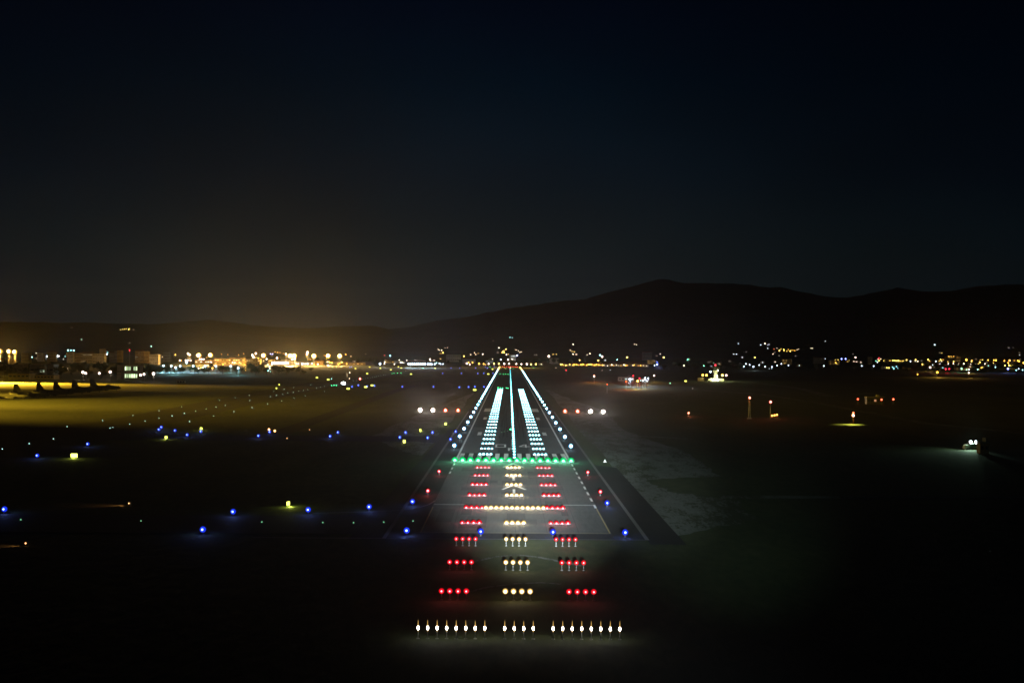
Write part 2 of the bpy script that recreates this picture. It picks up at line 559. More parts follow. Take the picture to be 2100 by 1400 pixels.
# ------------------------------------------------------------------ haze
hz, hn, hl, hb = newmat('haze_air'); hn.remove(hb)
pv = hn.new('ShaderNodeVolumePrincipled')
pv.inputs['Color'].default_value = (.93, .95, 1, 1); pv.inputs['Density'].default_value = 1.2e-5
pv.inputs['Anisotropy'].default_value = .87
hl.new(pv.outputs[0], [x for x in hn if x.type == 'OUTPUT_MATERIAL'][0].inputs['Volume'])
HAZE = MB().box((0, 7400, 379), (33000, 15300 + 800, 760)).obj('haze', hz)
tag(HAZE, kind='stuff')

# ------------------------------------------------------------------ lamp prototypes
def inset(name, col, st, d=.8, glass=None, halo_d=None):
    """flush light: shallow cast ring with a dome whose coloured rim paints the halo, one mesh"""
    halo_d = halo_d or d
    b = MB(); b.use(0).tube([(0, 0, 0), (0, 0, .06), (0, 0, .10)], [halo_d * .62, halo_d * .58, halo_d * .45], 10)
    b.lamp((0, 0, .10), halo_d / 2, math.degrees(math.asin(min(.95, d / halo_d))), glass=1, hot=2)
    return reg(b.obj(name, [metal, EM(glass or col, 1.0 if glass else st), EM(col, st)]))


def inset_parts(name, col, st, d=.8, energy=0, glass=None, halo_d=None):
    r = empty(name); halo_d = halo_d or d
    MB().tube([(0, 0, 0), (0, 0, .06), (0, 0, .10)], [halo_d * .62, halo_d * .58, halo_d * .45], 12).obj('housing', metal, r)
    MB().lamp((0, 0, .15), halo_d / 2, math.degrees(math.asin(min(.95, d / halo_d)))).obj('lens', [EM(glass or col, 1.0 if glass else st), EM(col, st)], r)  # outer colour is a painted halo around the bright lens
    if energy: lightobj(r, 'POINT', energy, col, (0, -.3, .5 + halo_d * .4), .15)
    return reg(r)


def elevated(name, col, st, d=.6, hh=.7, energy=0, tall=1.0, light_streak=False, glass=None, halo_d=None):
    """elevated light: base flange, thin stem, ring, globe with its halo painted as coloured emission"""
    r = empty(name); pole = hh; halo_d = halo_d or d
    MB().tube([(0, 0, 0), (0, 0, .08)], [.28, .24], 10).obj('base_plate', metal, r)
    MB().tube([(0, 0, .08), (0, 0, pole)], [.06, .05], 8).tube([(0, 0, pole), (0, 0, pole + .12)], [d * .32, d * .4], 10).obj('stem', metal, r)
    if light_streak:  # tall pointed glow imitating a vertical light streak, not a real lamp part
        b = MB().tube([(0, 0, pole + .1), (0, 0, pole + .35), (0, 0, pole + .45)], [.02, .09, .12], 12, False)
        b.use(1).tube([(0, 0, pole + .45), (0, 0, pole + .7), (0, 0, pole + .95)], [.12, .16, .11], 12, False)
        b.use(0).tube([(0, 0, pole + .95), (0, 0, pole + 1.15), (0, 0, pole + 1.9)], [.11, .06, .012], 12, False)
        b.obj('lamp_glow', [EM(glass or col, 1.0 if glass else st), EM(col, st)], r)
    else:
        MB().lamp((0, 0, pole + .12 + halo_d * .42), halo_d / 2, math.degrees(math.asin(min(.95, d / halo_d))), sz=tall).obj('lamp_glow', [EM(glass or col, 1.0 if glass else st), EM(col, st)], r)
    if energy: lightobj(r, 'POINT', energy, col, (0, -.1, pole + .3 + halo_d * tall), .2)
    return reg(r)


def vary():
    return rnd.uniform(.86, 1.1)


# -- touchdown zone rows
def fcol(i, cols):
    return cols[min(i, len(cols) - 1)]


protoT = inset('touchdown_light', (.42, .92, 1.0), 12, .86, (.0, .50, .66), 1.46)
sidew = {-1: 'left', 1: 'right'}
for row in range(30):
    for s in (-1, 1):
        for k in range(4):
            x = s * (9 + 1.5 * k)
            y = THR + 30 * (row + 1)
            if row < 20:
                lb = 'white touchdown light, %s outward from the centreline, %s row past the green bar, %s block' % (ORD[k], nth(row), sidew[s])
                gr = 'touchdown zone lights'
            else:
                lb = 'white touchdown light in the far merged end of the %s block of rows' % sidew[s]
                gr = 'far touchdown lights in the %s block' % sidew[s]
            put(protoT, (x, y, .052), scale=vary(), label=lb, cat='runway light', group=gr)

# -- centreline
pc = inset('centreline_light', (.25, .92, 1.0), 16, .85, (.0, .55, .66), 1.4)
pcr = inset('centreline_light', (1.0, .4, .3), 20, .85, (.6, .03, .02), 1.2)
i = 0; y = THR + 15
first_red = True
while y < END - 5:
    red = y > END - 300
    pr = pcr if red else pc
    if red:
        lb, gr = 'reddish light in the last far stretch of the runway centreline', 'red centreline lights near the far end'
    elif i < 30:
        lb, gr = 'white centreline light, %s one beyond the green threshold bar' % nth(i), 'white runway centreline lights'
    else:
        lb, gr = 'white light in the merged distant stretch of the runway centreline', 'distant white centreline lights'
    put(pr, (.62, y, .052), scale=vary(), label=lb, cat='runway light', group=gr)
    y += 15; i += 1

# -- edge lights
pe = elevated('runway_edge_light', (.36, .84, 1.0), 18, 1.35, .5, glass=(.0, .42, .70), halo_d=2.1)
pe_near = elevated('runway_edge_light', (.45, .80, 1.0), 18, 1.2, .5, energy=300, glass=(.02, .30, .70), halo_d=2.1)
pey = elevated('runway_edge_light', (1.0, .66, .12), 20, 1.2, .5, glass=(.5, .26, .0), halo_d=1.9)
per = elevated('runway_edge_light', (1.0, .10, .12), 14, .6, .5, energy=200, glass=(.55, .0, .01), halo_d=1.3)
for s in (-1, 1):
    i = 0; y = THR + 60
    while y < END:
        yel = y > END - 600
        if yel: lb, gr = 'yellow edge light in the last far stretch of the %s runway edge' % sidew[s], 'yellow lights at the far %s runway edge' % sidew[s]
        elif i < 20: lb, gr = 'white elevated light on the %s runway edge, %s beyond the green bar' % (sidew[s], nth(i)), 'white runway edge lights'
        else: lb, gr = 'white edge light in the merged distant stretch of the %s edge' % sidew[s], 'distant white lights of the %s runway edge' % sidew[s]
        put(pey if yel else (pe_near if i < 7 else pe), (s * 25.3, y, .03), label=lb, cat='runway light', group=gr)
        i += 1; y += 60
    for k, yy in enumerate((THR - 56, THR - 117)):
        put(per, (s * 25.6, yy, .03), label='red edge light on the %s side, %s before the green bar' % (sidew[s], ('first', 'second')[k]), cat='runway light', group='red lights before the threshold')

# -- threshold
pt = inset_parts('threshold_light', (.14, 1.0, .45), 12, .95, energy=1900, glass=(.0, .72, .17), halo_d=2.6)
for k in range(16):
    put(pt, (-22.5 + 3 * k, THR, .056), label='green threshold light, %s from the left in the green bar' % nth(k), cat='runway light', group='green threshold bar lights')
# -- runway end
pr_ = elevated('runway_end_light', (1.0, .06, .03), 12, 1.0, .5, glass=(.6, .02, .0), halo_d=1.6)
for k in range(8):
    put(pr_, (-19 + 5.4 * k, END + 2, .04), label='red runway end light, %s from the left across the far end' % nth(k), cat='runway light', group='red lights across the far runway end')

# -- approach lights: side rows red, centre warm white, two crossbars
rowsy = [958.4, 974.5, 993.5, 1015.1, 1040.8, 1071.6, 1109.9, 1158.2, 1218.4, 1285.0]
pa_r = inset_parts('approach_light', (1.0, .16, .20), 9, .44, energy=130, glass=(.85, .0, .012), halo_d=1.32)
pa_w = inset_parts('approach_light', (1.0, .76, .42), 9, .66, energy=240, glass=(.85, .52, .14), halo_d=1.32)
pb_r = elevated('approach_light', (1.0, .14, .15), 8, .34, 1.0, energy=45, glass=(.85, .0, .01), halo_d=.96)
pb_w = elevated('approach_light', (1.0, .76, .42), 9, .50, 1.0, energy=70, glass=(.80, .48, .12), halo_d=.98)
pb_c = elevated('approach_light', (1.0, .95, .85), 22, .30, .9, energy=3, light_streak=True, glass=(.75, .45, .12))
for ri, yy in enumerate(rowsy):
    zl = .15 if ri < 6 else (.9 if ri < 9 else 1.7)
    D = F * (CAM.z - zl) / (yy - 717.9)
    z0 = .045 if ri < 6 else 0.0
    rr_, ww = (pa_r, pa_w) if ri < 6 else (pb_r, pb_w)
    name = nth(ri)
    sc_ = 1.0
    if ri < 9:
        for s in (-1, 1):
            for k in range(4):
                put(rr_, (s * (8.85 + 1.42 * k), D, z0), scale=vary() if ri < 6 else 1.0, label='red approach light, %s outward, %s row before the green bar, %s side' % (ORD[k], name, sidew[s]), cat='approach light', group='red side row approach lights')
    if ri == 4:
        xs = [(-7.8 + 1.42 * k) for k in range(12)]
    else:
        xs = [-2.13, -.71, .71, 2.13]
    for k, x in enumerate(xs):
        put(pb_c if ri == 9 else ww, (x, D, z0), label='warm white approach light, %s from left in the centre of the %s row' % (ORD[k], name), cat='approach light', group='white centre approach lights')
    if ri == 9:
        for s in (-1, 1):
            for k in range(8):
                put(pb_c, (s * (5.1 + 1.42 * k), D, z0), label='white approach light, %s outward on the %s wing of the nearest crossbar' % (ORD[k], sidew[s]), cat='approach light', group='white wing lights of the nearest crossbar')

# -- PAPI
def papi(col, st, energy, glass):
    r = empty('approach_slope_unit')
    MB().box((0, 0, .75), (1.4, 1.3, .5)).box((0, -.66, 1.02), (1.5, .12, .06)).obj('housing', orange_paint, r)
    for x in (-.55, .55):
        MB().tube([(x, .4, 0), (x, .4, .5)], [.05, .05], 6).tube([(x, -.4, 0), (x, -.4, .5)], [.05, .05], 6).obj('leg', metal, r)
    MB().lamp((0, -.35, 1.0), 1.6, 42 if energy > 2e5 else 27).obj('lens', [EM(glass, 1.0), EM(col, st)], r)  # enlarged globe, its outer colour painting the glow around the lens
    lightobj(r, 'SPOT', energy, col, (0, -2.1, .95), .3, spot=R(6), blend=.6, aim=(0, -1, .055)); lightobj(r, 'POINT', 1500, col, (0, -2.2, 1.2), .3)
    return reg(r)


pw = papi((1.0, .86, .80), 40, 4.5e5, (.70, .42, .34))
prd = papi((1.0, .32, .20), 14, 1.2e5, (.95, .06, .01))
for px_, py_, rd in ((861.6, 841, 0), (887.9, 841.3, 0), (913.5, 841.5, 1), (939.3, 841.8, 1), (1158.7, 843.4, 1), (1184.6, 843.6, 1), (1210.9, 844, 0), (1237.1, 844.3, 0)):
    p = G(px_, py_, .8)
    left = px_ < 1000
    pos = {861.6: 'outermost', 887.9: 'second from outside', 913.5: 'third from outside', 939.3: 'nearest the runway', 1158.7: 'nearest the runway', 1184.6: 'third from outside', 1210.9: 'second from outside', 1237.1: 'outermost'}[px_]
    put(prd if rd else pw, (p.x, p.y, 0), -math.atan((p.x - CAM.x) / p.y), label='%s glide slope lamp box %s the runway, %s' % ('red' if rd else 'white', 'left of' if left else 'right of', pos), cat='slope indicator', group='glide slope lamp units beside the runway')

# -- blue taxiway lights
pbN = elevated('taxiway_edge_light', (.20, .32, 1.0), 7, .5, .35, energy=220, glass=(.01, .04, 1.0), halo_d=1.4)
pbF = elevated('taxiway_edge_light', (.18, .30, 1.0), 7, .7, .35, glass=(.01, .05, 1.0), halo_d=2.0)
blues = [(9, 1047), (416, 1089), (478, 1052), (632, 1048), (757, 1042), (846, 1031), (834, 1091), (986, 1093), (1134, 1094), (1245, 1034), (1282, 1095),
         (326, 882), (359, 884), (384, 893), (412, 886), (530, 895), (553, 887), (677, 896), (693, 888), (820, 898), (832, 888), (877, 899), (887, 888), (924, 902), (934.5, 886),
         (825, 794), (889, 794), (942, 795), (961, 794.5), (974, 794), (992.5, 794),
         (908, 766), (946, 766), (980, 766.4), (992, 766.2), (1011, 766), (925, 755), (943, 755), (975.5, 755), (996, 753), (1000, 755), (1013.5, 752), (1020, 756),
         (717.5, 753.5), (721, 752.5), (722, 794), (735, 791), (753, 793), (768, 792), (76.5, 936), (180, 912), (331, 877)]
for k, (x, y) in enumerate(sorted(blues, key=lambda q: (-q[1], q[0]))):
    p = G(x, y, .6)
    near = y > 870
    if y > 1000: where = 'along the near taxiway, %s' % nth(k) + ' from its near end'
    elif y > 870: where = 'beside the second taxiway entry, %s of the blue lights outward' % nth(k)
    else: where = 'far up the airfield, %s of all blue lights' % nth(k)
    put(pbN if near else pbF, (p.x, p.y, 0), label='small blue light ' + where, cat='taxiway light', group='blue taxiway edge lights')

# -- tiny white and green taxiway dots
tw = []
def Z(ox, oy, sc_, pts): return [(ox + a / sc_, oy + c / sc_) for a, c in pts]
tw += Z(0, 640, 5.25, [(722, 1234), (1105, 1168), (1432, 1112), (1712, 1063), (1957, 1020), (1185, 1250), (1215, 1241), (1396, 1207), (1562, 1174), (1712, 1143), (1853, 1117), (1985, 1090), (2040, 1179), (1740, 1246)])
tw += Z(350, 640, 4.2, [(420, 759), (556, 736), (676, 716), (888, 682), (978, 664), (1060, 650), (1208, 626), (305, 834), (391, 818), (470, 803), (681, 762), (858, 727), (910, 716), (964, 708), (1010, 697), (1056, 690), (1100, 681), (1141, 674), (1180, 665), (1256, 652), (1290, 646), (1324, 638), (214, 853), (118, 873), (12, 895),
                        (163, 943), (369, 895), (546, 857), (701, 822), (835, 791), (956, 764), (1063, 741), (1159, 720), (1324, 683), (1575, 592), (1600, 588), (1655, 577), (1676, 573), (1698, 569), (1718, 565), (1738, 561), (1756, 557), (1773, 553), (1790, 550), (1812, 546), (1832, 543), (1850, 540)])
tw += Z(0, 860, 4.667, [(22, 285), (279, 234), (511, 187), (642, 70)])
tw = [(x, y) for x, y in tw if not (68 < x < 84 and y > 930)]
pd = inset('taxiway_centre_light', (.5, .9, .8), 5, .36)
for k, (x, y) in enumerate(sorted(tw, key=lambda q: (-q[1], q[0]))):
    p = G(x, y)
    put(pd, (p.x, p.y, .03), scale=vary(), label='tiny pale dot of light on the left taxiways, %s counting away from the camera' % nth(k), cat='taxiway light', group='pale dots along the left taxiways')
pg = inset('taxiway_centre_light', (.05, 1.0, .30), 12, .8)
pgd = inset('taxiway_centre_light', (.25, .8, .4), 1.6, .3)
gl = [(42.6, 1066.5), (289, 1069), (537, 1071.2), (662, 1072.2), (725, 1072.5), (787, 1071.4), (847, 1069), (1047, 881), (1040.5, 884), (1034, 885.3), (1029, 886.6), (1021.5, 795), (1026, 795.6), (1031, 796), (1038.5, 796), (1041.5, 796.3), (1025.5, 767), (1032, 767), (1037, 767), (1042, 767.3),
      (680, 790.5), (685, 790), (690, 790.4), (700, 752), (690, 752.8), (682, 753), (674, 752.6), (808, 765.6), (815, 765), (822, 765), (804, 766), (866, 755), (868.5, 754.8), (1003, 752.5), (1006, 752.8), (1094, 754), (1048, 754), (1037, 756), (1052, 756)]
for k, (x, y) in enumerate(sorted(gl, key=lambda q: (-q[1], q[0]))):
    p = G(x, y)
    put(pgd if y > 1000 or 880 < y < 890 and x < 1042 else pg, (p.x, p.y, .06), label='green lead-off light, %s of the green dots counting from near to far' % nth(k), cat='taxiway light', group='green taxiway dots')

# -- lit taxiway signs
def sign(wd=2.4, ht=1.0, energy=260, st=5):
    r = empty('taxiway_sign')
    for x in (-wd / 2 + .2, wd / 2 - .2):
        MB().tube([(x, 0, 0), (x, 0, .35)], [.05, .05], 6).obj('leg', metal, r)
    MB().box((0, .08, .35 + ht / 2), (wd + .12, .14, ht + .12)).obj('cabinet', dark_metal, r)
    MB().box((0, -.015, .35 + ht / 2), (wd, .04, ht)).obj('panel', EM((.80, .85, .12), st), r)
    if energy: lightobj(r, 'POINT', energy, (.7, .8, .1), (0, -.8, .45), .2)
    return reg(r)


ps_ = sign(1.1, 1.0, 900, 4)
ps_big = sign(2.5, 1.4, 900, 6)
ps_far = sign(3.2, 1.5, 0, 3)
signs = [(152, 937, 1, 0), (340.5, 898, 0, 0), (412.5, 880, 0, 0), (591, 1035, 0, .9), (829, 906, 2, 0), (862, 883, 0, .9), (567, 796.5, 0, 0), (572.5, 789, 0, 0), (650, 775, 3, 0), (673, 779, 3, 0), (714, 798, 3, 0), (729, 756, 3, 0), (758, 753, 3, 0), (753, 766.5, 3, 0), (780, 755.5, 3, 0), (801.5, 758.5, 3, 0), (817, 752.3, 3, 0),
         (823, 755, 3, 0), (843, 767.6, 3, 0), (892.5, 755.5, 3, 0), (973.5, 800.5, 3, 0), (1001.5, 767.5, 3, 0), (1010, 757.5, 3, 0), (750, 794.5, 3, 0), (763, 791, 3, 0), (914, 870, 2, 0), (1406, 782, 3, 0)]
for k, (x, y, t, rz) in enumerate(signs):
    p = G(x, y, .4)
    nm = {0: 'lit yellow guidance sign throwing light on the grass', 1: 'large bright yellow sign box alone in the dark grass', 2: 'low yellow lit sign seen on edge', 3: 'far yellow sign glowing beside a taxiway'}[t]
    put((ps_, ps_big, ps_, ps_far)[t], (p.x, p.y, 0), rz, label=nm + ', %s in order of distance' % nth(sorted(signs, key=lambda q: -q[1]).index((x, y, t, rz))), cat='airfield sign', group='lit taxiway signs')
#PART3
# ------------------------------------------------------------------ aircraft's own landing lights
LP = Vector((5, -8, 33))
lightobj(None, 'SPOT', 2.3e7, (.86, .99, 1.0), LP, 1.0, spot=R(11.5), blend=.6, aim=(G(1062, 852) - LP))
lightobj(None, 'SPOT', 4.6e7, (.92, 1.0, .98), LP, 1.0, spot=R(8), blend=1.0, aim=(G(1052, 900) - LP))
LP = Vector((16, -8, 34))
lightobj(None, 'SPOT', 9.0e6, (.82, .98, .94), LP, 1.0, spot=R(10), blend=1.0, aim=(G(1240, 865) - LP))  # extra spot added to brighten the soil right of the runway
LP = Vector((19, -8, 35))
lightobj(None, 'SPOT', 2.2e6, (.60, 1.0, .80), LP, 1.0, spot=R(17), blend=1.0, aim=(G(1300, 800) - LP))

# ------------------------------------------------------------------ military transports
def transport():
    r = empty('transport_aircraft')        # nose toward +x, wheels on z=0
    L = [(-14.6, 4.9, .25), (-13, 4.6, .9), (-10, 4.1, 1.4), (-6, 3.5, 1.9), (-3, 3.2, 2.1), (6, 3.2, 2.15), (9.5, 3.2, 2.1), (12, 3.0, 1.7), (13.8, 2.7, 1.15), (14.9, 2.5, .35)]
    MB().tube([(a, 0, c) for a, c, q in L], [q for a, c, q in L], 14).obj('fuselage', plane_grey, r)
    MB().tube([(11.4, 0, 4.25), (12.6, 0, 3.95), (13.3, 0, 3.5)], [.5, 1.0, .5], 8).obj('cockpit_glass', glass_dark, r)
    wv = MB()
    def slab(root, tip, rc, tc_, th):       # lifting surface: root/tip leading edge points, chords
        (ax, ay, az), (bx, by, bz) = root, tip
        vs = []
        for (x, y, z_), c in ((root, rc), (tip, tc_)):
            vs += [(x, y, z_), (x - c * .3, y, z_ + th), (x - c, y, z_), (x - c * .3, y, z_ - th * .5)]
        q = len(wv.v); wv.v.extend(vs)
        for k in range(4):
            wv.face([q + k, q + (k + 1) % 4, q + 4 + (k + 1) % 4, q + 4 + k])
        wv.face([q + 3, q + 2, q + 1, q]); wv.face([q + 4, q + 5, q + 6, q + 7])
    slab((4.4, 0, 5.2), (3.6, 20.2, 5.9), 4.9, 2.4, .42); slab((4.4, 0, 5.2), (3.6, -20.2, 5.9), 4.9, 2.4, .42)
    wv.obj('wing', plane_grey, r)
    wv = MB(); slab((-10.3, 0, 5.0), (-11.4, 8, 5.1), 4.0, 2.0, .2); slab((-10.3, 0, 5.0), (-11.4, -8, 5.1), 4.0, 2.0, .2); wv.obj('tailplane', plane_grey, r)
    t = MB(); pts = [(-6.0, 5.2), (-8.4, 6.3), (-11.6, 11.9), (-14.4, 11.9), (-14.9, 5.2)]
    q = len(t.v)
    for y in (-.22, .22):
        t.v += [(a, y * (1 if c < 10 else .4), c) for a, c in pts]
    t.face([0, 1, 2, 3, 4]); t.face([9, 8, 7, 6, 5])
    for k in range(5): t.face([k, k + 5, (k + 1) % 5 + 5, (k + 1) % 5])
    t.obj('tail_fin', plane_grey, r)
    for s in (-1, 1):
        for yy in (5.2, 10.2):
            e = MB().tube([(1.0, s * yy, 4.7), (3.0, s * yy, 4.6), (6.6, s * yy, 4.6), (7.6, s * yy, 4.7)], [.25, .65, .62, .3], 8).obj('engine', plane_grey, r)
            pb_ = MB()
            for k in range(4):
                a = k * PI / 2 + .4
                pb_.box((7.55, s * yy + math.cos(a) * 1.05, 4.7 + math.sin(a) * 1.05), (.08, .3 if abs(math.sin(a)) > .7 else 1.9, 1.9 if abs(math.sin(a)) > .7 else .3))
            pb_.obj('propeller', dark_metal, e)
        MB().tube([(-4, s * 2.2, 1.7), (-1.5, s * 2.4, 1.4), (3, s * 2.4, 1.4), (5, s * 2.1, 1.8)], [.3, .85, .85, .3], 8).obj('wheel_fairing', plane_grey, r)
        MB().tube([(.2, s * 2.2, .6), (.2, s * 2.9, .6)], [.6, .6], 12).tube([(1.7, s * 2.2, .6), (1.7, s * 2.9, .6)], [.6, .6], 12).obj('main_wheel', tyre, r)
    MB().tube([(10.6, -.35, .5), (10.6, .35, .5)], [.5, .5], 10).tube([(10.6, 0, .5), (10.6, 0, 1.9)], [.1, .12], 6).obj('nose_wheel', tyre, r)
    return reg(r)


tp = transport()
planes = [(20, 818), (65, 815.5), (110, 811.5), (143.5, 808), (180, 804.5), (216, 801)]
pl = ['nearest of the row, its tail cut off by the frame', 'second nearest in the row', 'third nearest in the row', 'fourth nearest in the row', 'fifth nearest in the row', 'farthest of the row, its whole nose clear']
for (x, y), t in zip(planes, pl):
    p = G(x, y)
    put(tp, (p.x + 0, p.y, .035), R(14), label='grey four engined transport aircraft, ' + t, cat='aircraft', group='transport aircraft parked in a row')

# ------------------------------------------------------------------ floodlight masts
def mast(col, st, energy, h=25.0, d=4.2, name='floodlight_mast', spot=None, aim=None, glass=(1.0, .56, .04), lcol=None):
    r = empty(name)
    MB().tube([(0, 0, 0), (0, 0, h)], [.35, .18], 8).obj('pole', metal, r)
    MB().box((0, -.2, h + .2), (d, .4, .3)).box((0, -.2, h + 1.0), (d * .8, .4, .3)).obj('crossarm', metal, r)
    MB().lamp((0, -.75, h + .6), d * .68, 33).obj('lamp_cluster_glow', [EM(glass, 1.0), EM(col, st)], r)  # globe wider than the lamps, coloured emission painting their halo
    if energy:
        if spot: lightobj(r, 'SPOT', energy, col, (0, -2, h - 1), 1.0, spot=spot, blend=.8, aim=aim)
        else: lightobj(r, 'POINT', energy, lcol or col, (0, -8, h - 1.5), 1.0)
    return reg(r)


big = mast((1.0, .80, .40), 26, 6.8e5, 25, 9.5, lcol=(1.0, .60, .17))
sml = mast((1.0, .76, .55), 16, 1.4e5, 22, 4.2, glass=(.9, .42, .14), lcol=(1.0, .5, .10))
unlit = mast((1.0, .60, .22), 3, 0, 24, 2.2)
order = ['first', 'second', 'third', 'fourth', 'fifth', 'sixth', 'seventh', 'eighth', 'ninth', 'tenth']
bigs = [(408, 728.5), (432, 728), (541, 729), (596, 729.5), (604, 729.5), (644, 730), (673, 729.6), (697, 730)]
for k, (x, y) in enumerate(bigs):
    D = F * 17.5 / (y - hor(x)); p = PD(x, y, min(max(D, 2900), 3500))
    put(big, (p.x, p.y, p.z - 25.6), label='tall mast with a dazzling amber floodlight, %s of the eight from the left' % ORD[k], cat='floodlight mast', group='amber floodlight masts of the terminal apron')
for k, (x, y) in enumerate([(386, 725), (389.5, 727.5), (518, 728), (520.5, 732), (525, 724.5), (568.5, 734), (587, 726.3), (600, 736.5), (605, 735.5), (630, 726), (631, 722)]):
    p = PD(x, y, 3300)
    put(sml, (p.x, p.y, p.z - 22.6), label='mast with a smaller pinkish white floodlight, %s of its kind from the left' % ORD[k], cat='floodlight mast', group='small floodlights among the amber masts')
for k, (x, y) in enumerate([(454.5, 726), (467.5, 727), (489.5, 727.5), (500, 725)]):
    p = PD(x, y, 3350)
    put(unlit, (p.x, p.y, p.z - 24.6), label='slim pale mast above the terminal roof, %s of four from the left' % ORD[k], cat='mast', group='slim masts over the terminal roof')
cool = mast((.70, .88, 1.0), 12, 3.6e4, 11, 3.0, glass=(.10, .35, .60), lcol=(.35, .85, 1.0))
for k, (x, y) in enumerate([(336, 750), (352, 750.5), (361, 753.5), (370, 750.5), (383, 747.5), (397, 750.5), (421.5, 750.5), (443, 750.5), (473.5, 750.5), (489, 754.5)]):
    D = F * (43 - 11.6) / (y - hor(x)); p = PD(x, y, D)
    put(cool, (p.x, p.y, p.z - 11.6), scale=1.35 if k == 4 else 1.0, label='short mast with a bluish white floodlight, %s of its row from the left' % ORD[k], cat='floodlight mast', group='bluish floodlights of the yard')
# masts of the military apron, beyond the left edge of the photograph, that light the parked aircraft
mil = mast((1.0, .58, .09), 40, 0, 17, 3.0)
for k, (x, y, e) in enumerate([(-60, 784, 1.0), (-150, 786, .8), (-260, 789, .6)]):
    p = G(x, y)
    m_ = put(mil, (p.x, p.y + 10, 0), label='amber floodlight mast behind the parked aircraft, %s beyond the picture edge' % ORD[k], cat='floodlight mast', group='masts behind the military apron')
    lightobj(m_, 'SPOT', 3.0e7 * e, (1.0, .57, .03), (0, -2, 16), 1.0, spot=R(88), blend=.5, aim=(1.1, -1.0, -1.42)); lightobj(m_, 'SPOT', 3.2e7 * e, (1.0, .57, .03), (2, -2, 16), 1.0, spot=R(60), blend=.3, aim=(1.0, -.35, -.62))

for k, (x, y) in enumerate([(-400, 830), (-640, 850)]):  # unseen masts added to light the ground before the aircraft
    p = G(x, y)
    m_ = put(mil, (p.x, p.y, 0), label='added unseen amber floodlight mast in front of the aircraft row, %s beyond the picture edge' % ORD[k], cat='floodlight mast', group='added masts before the military apron')
    lightobj(m_, 'SPOT', 1.4e7, (1.0, .58, .03), (1, 1, 16), 1.0, spot=R(84), blend=1, aim=(1.0, .32, -.12))
tall = mast((1.0, .82, .50), 20, 2.8e5, 34, 7.0, lcol=(1.0, .5, .08))
for k, (x, y) in enumerate([(-12, 719), (.5, 720.3), (19, 720.3), (30.5, 721.5)]):
    D = 2650; p = PD(x, y, D)
    put(tall, (p.x, p.y, p.z - 34.6), label='tall mast with an amber floodlight at the left edge, %s from outside' % ORD[k], cat='floodlight mast', group='tall masts at the left edge')
# ------------------------------------------------------------------ street lamps and town lights
LC = {'w': (1.0, .84, .60), 'c': (.66, .82, 1.0), 'y': (1.0, .68, .12), 'a': (1.0, .47, .05), 'g': (.25, 1.0, .55), 'r': RED, 'o': ORED, 'b': (.22, .30, 1.0), 'p': (1.0, .72, .60), 't': (.35, .95, 1.0), 'd': (.6, .55, .45)}
LN = {'w': 'warm white', 'c': 'cold white', 'y': 'yellow', 'a': 'amber', 'g': 'green', 'r': 'red', 'o': 'orange red', 'b': 'blue', 'p': 'pinkish white', 't': 'turquoise', 'd': 'faint'}
lampP = {}


def lamp_proto(c, s, h=9.0):
    key = (c, s, h)
    if key in lampP: return lampP[key]
    r = empty('street_lamp')
    MB().tube([(0, 0, 0), (0, 0, h - .3)], [.14, .08], 6).obj('pole', metal, r)
    MB().box((0, -.3, h - .15), (.5, 1.2, .2)).obj('hood', dark_metal, r)
    st = {'d': 2, 'r': 7, 'o': 8, 'b': 14, 'a': 14, 'y': 14, 'g': 9}.get(c, 10)
    MB().lamp((0, -.5, h - .2), 1.35, 45, n=12, m=8).obj('lamp', [EM(tuple(q * .45 for q in LC[c]), 1.0), EM(LC[c], st)], r)  # dimmer outer colour paints the glow round the lamp
    lampP[key] = reg(r)
    return r


def sight(x, y, hh):
    """where the sight line through this point meets flat ground or hillside at hh metres above it"""
    d = ray(x, y); d = d / d.y
    D = 1200.0
    while D < 12400:
        p = CAM + d * D
        if p.z - hh <= hill_h(x, D): return p
        D += 15
    return CAM + d * 12300


town = []
def add(region, pts): town.append((region, pts))


add('above the left edge trees', Z(0, 700, 10, [(270, 305, 'a', 2), (455, 318, 'p', 3), (662, 320, 't', 3), (742, 236, 'w', 2), (755, 350, 'd', 2), (20, 402, 'p', 2), (1350, 305, 't', 2),
                                           (1315, 360, 'w', 1), (1868, 358, 'w', 2), (1400, 180, 't', 4), (1458, 180, 't', 3), (1517, 182, 't', 4), (1648, 235, 'o', 3), (1688, 232, 'o', 3), (1725, 238, 'o', 3), (1820, 235, 'w', 2), (2068, 187, 'w', 3), (1380, 250, 'y', 2), (1460, 515, 't', 2), (1390, 558, 'w', 2), (150, 670, 'a', 2), (580, 668, 'y', 2), (618, 660, 'y', 2), (1055, 718, 'p', 2)]) if False else
    [(a / 10, 700 + c / 10, k, s) for a, c, k, s in [(270, 305, 'a', 2), (455, 318, 'p', 3), (662, 320, 't', 3), (742, 236, 'w', 2), (755, 350, 'd', 2), (20, 402, 'p', 2), (1350, 305, 't', 2),
                                           (1315, 360, 'w', 1), (1868, 358, 'w', 2), (1400, 180, 't', 4), (1458, 180, 't', 3), (1517, 182, 't', 4), (1648, 235, 'o', 3), (1688, 232, 'o', 3), (1725, 238, 'o', 3), (1820, 235, 'w', 2), (2068, 187, 'w', 3), (1380, 250, 'y', 2), (1460, 515, 't', 2), (1390, 558, 'w', 2), (150, 670, 'a', 2), (580, 668, 'y', 2), (618, 660, 'y', 2), (1055, 718, 'p', 2)]])


def ZL(ox, oy, s_, pts): return [(ox + a / s_, oy + c / s_, k, q) for a, c, k, q in pts]


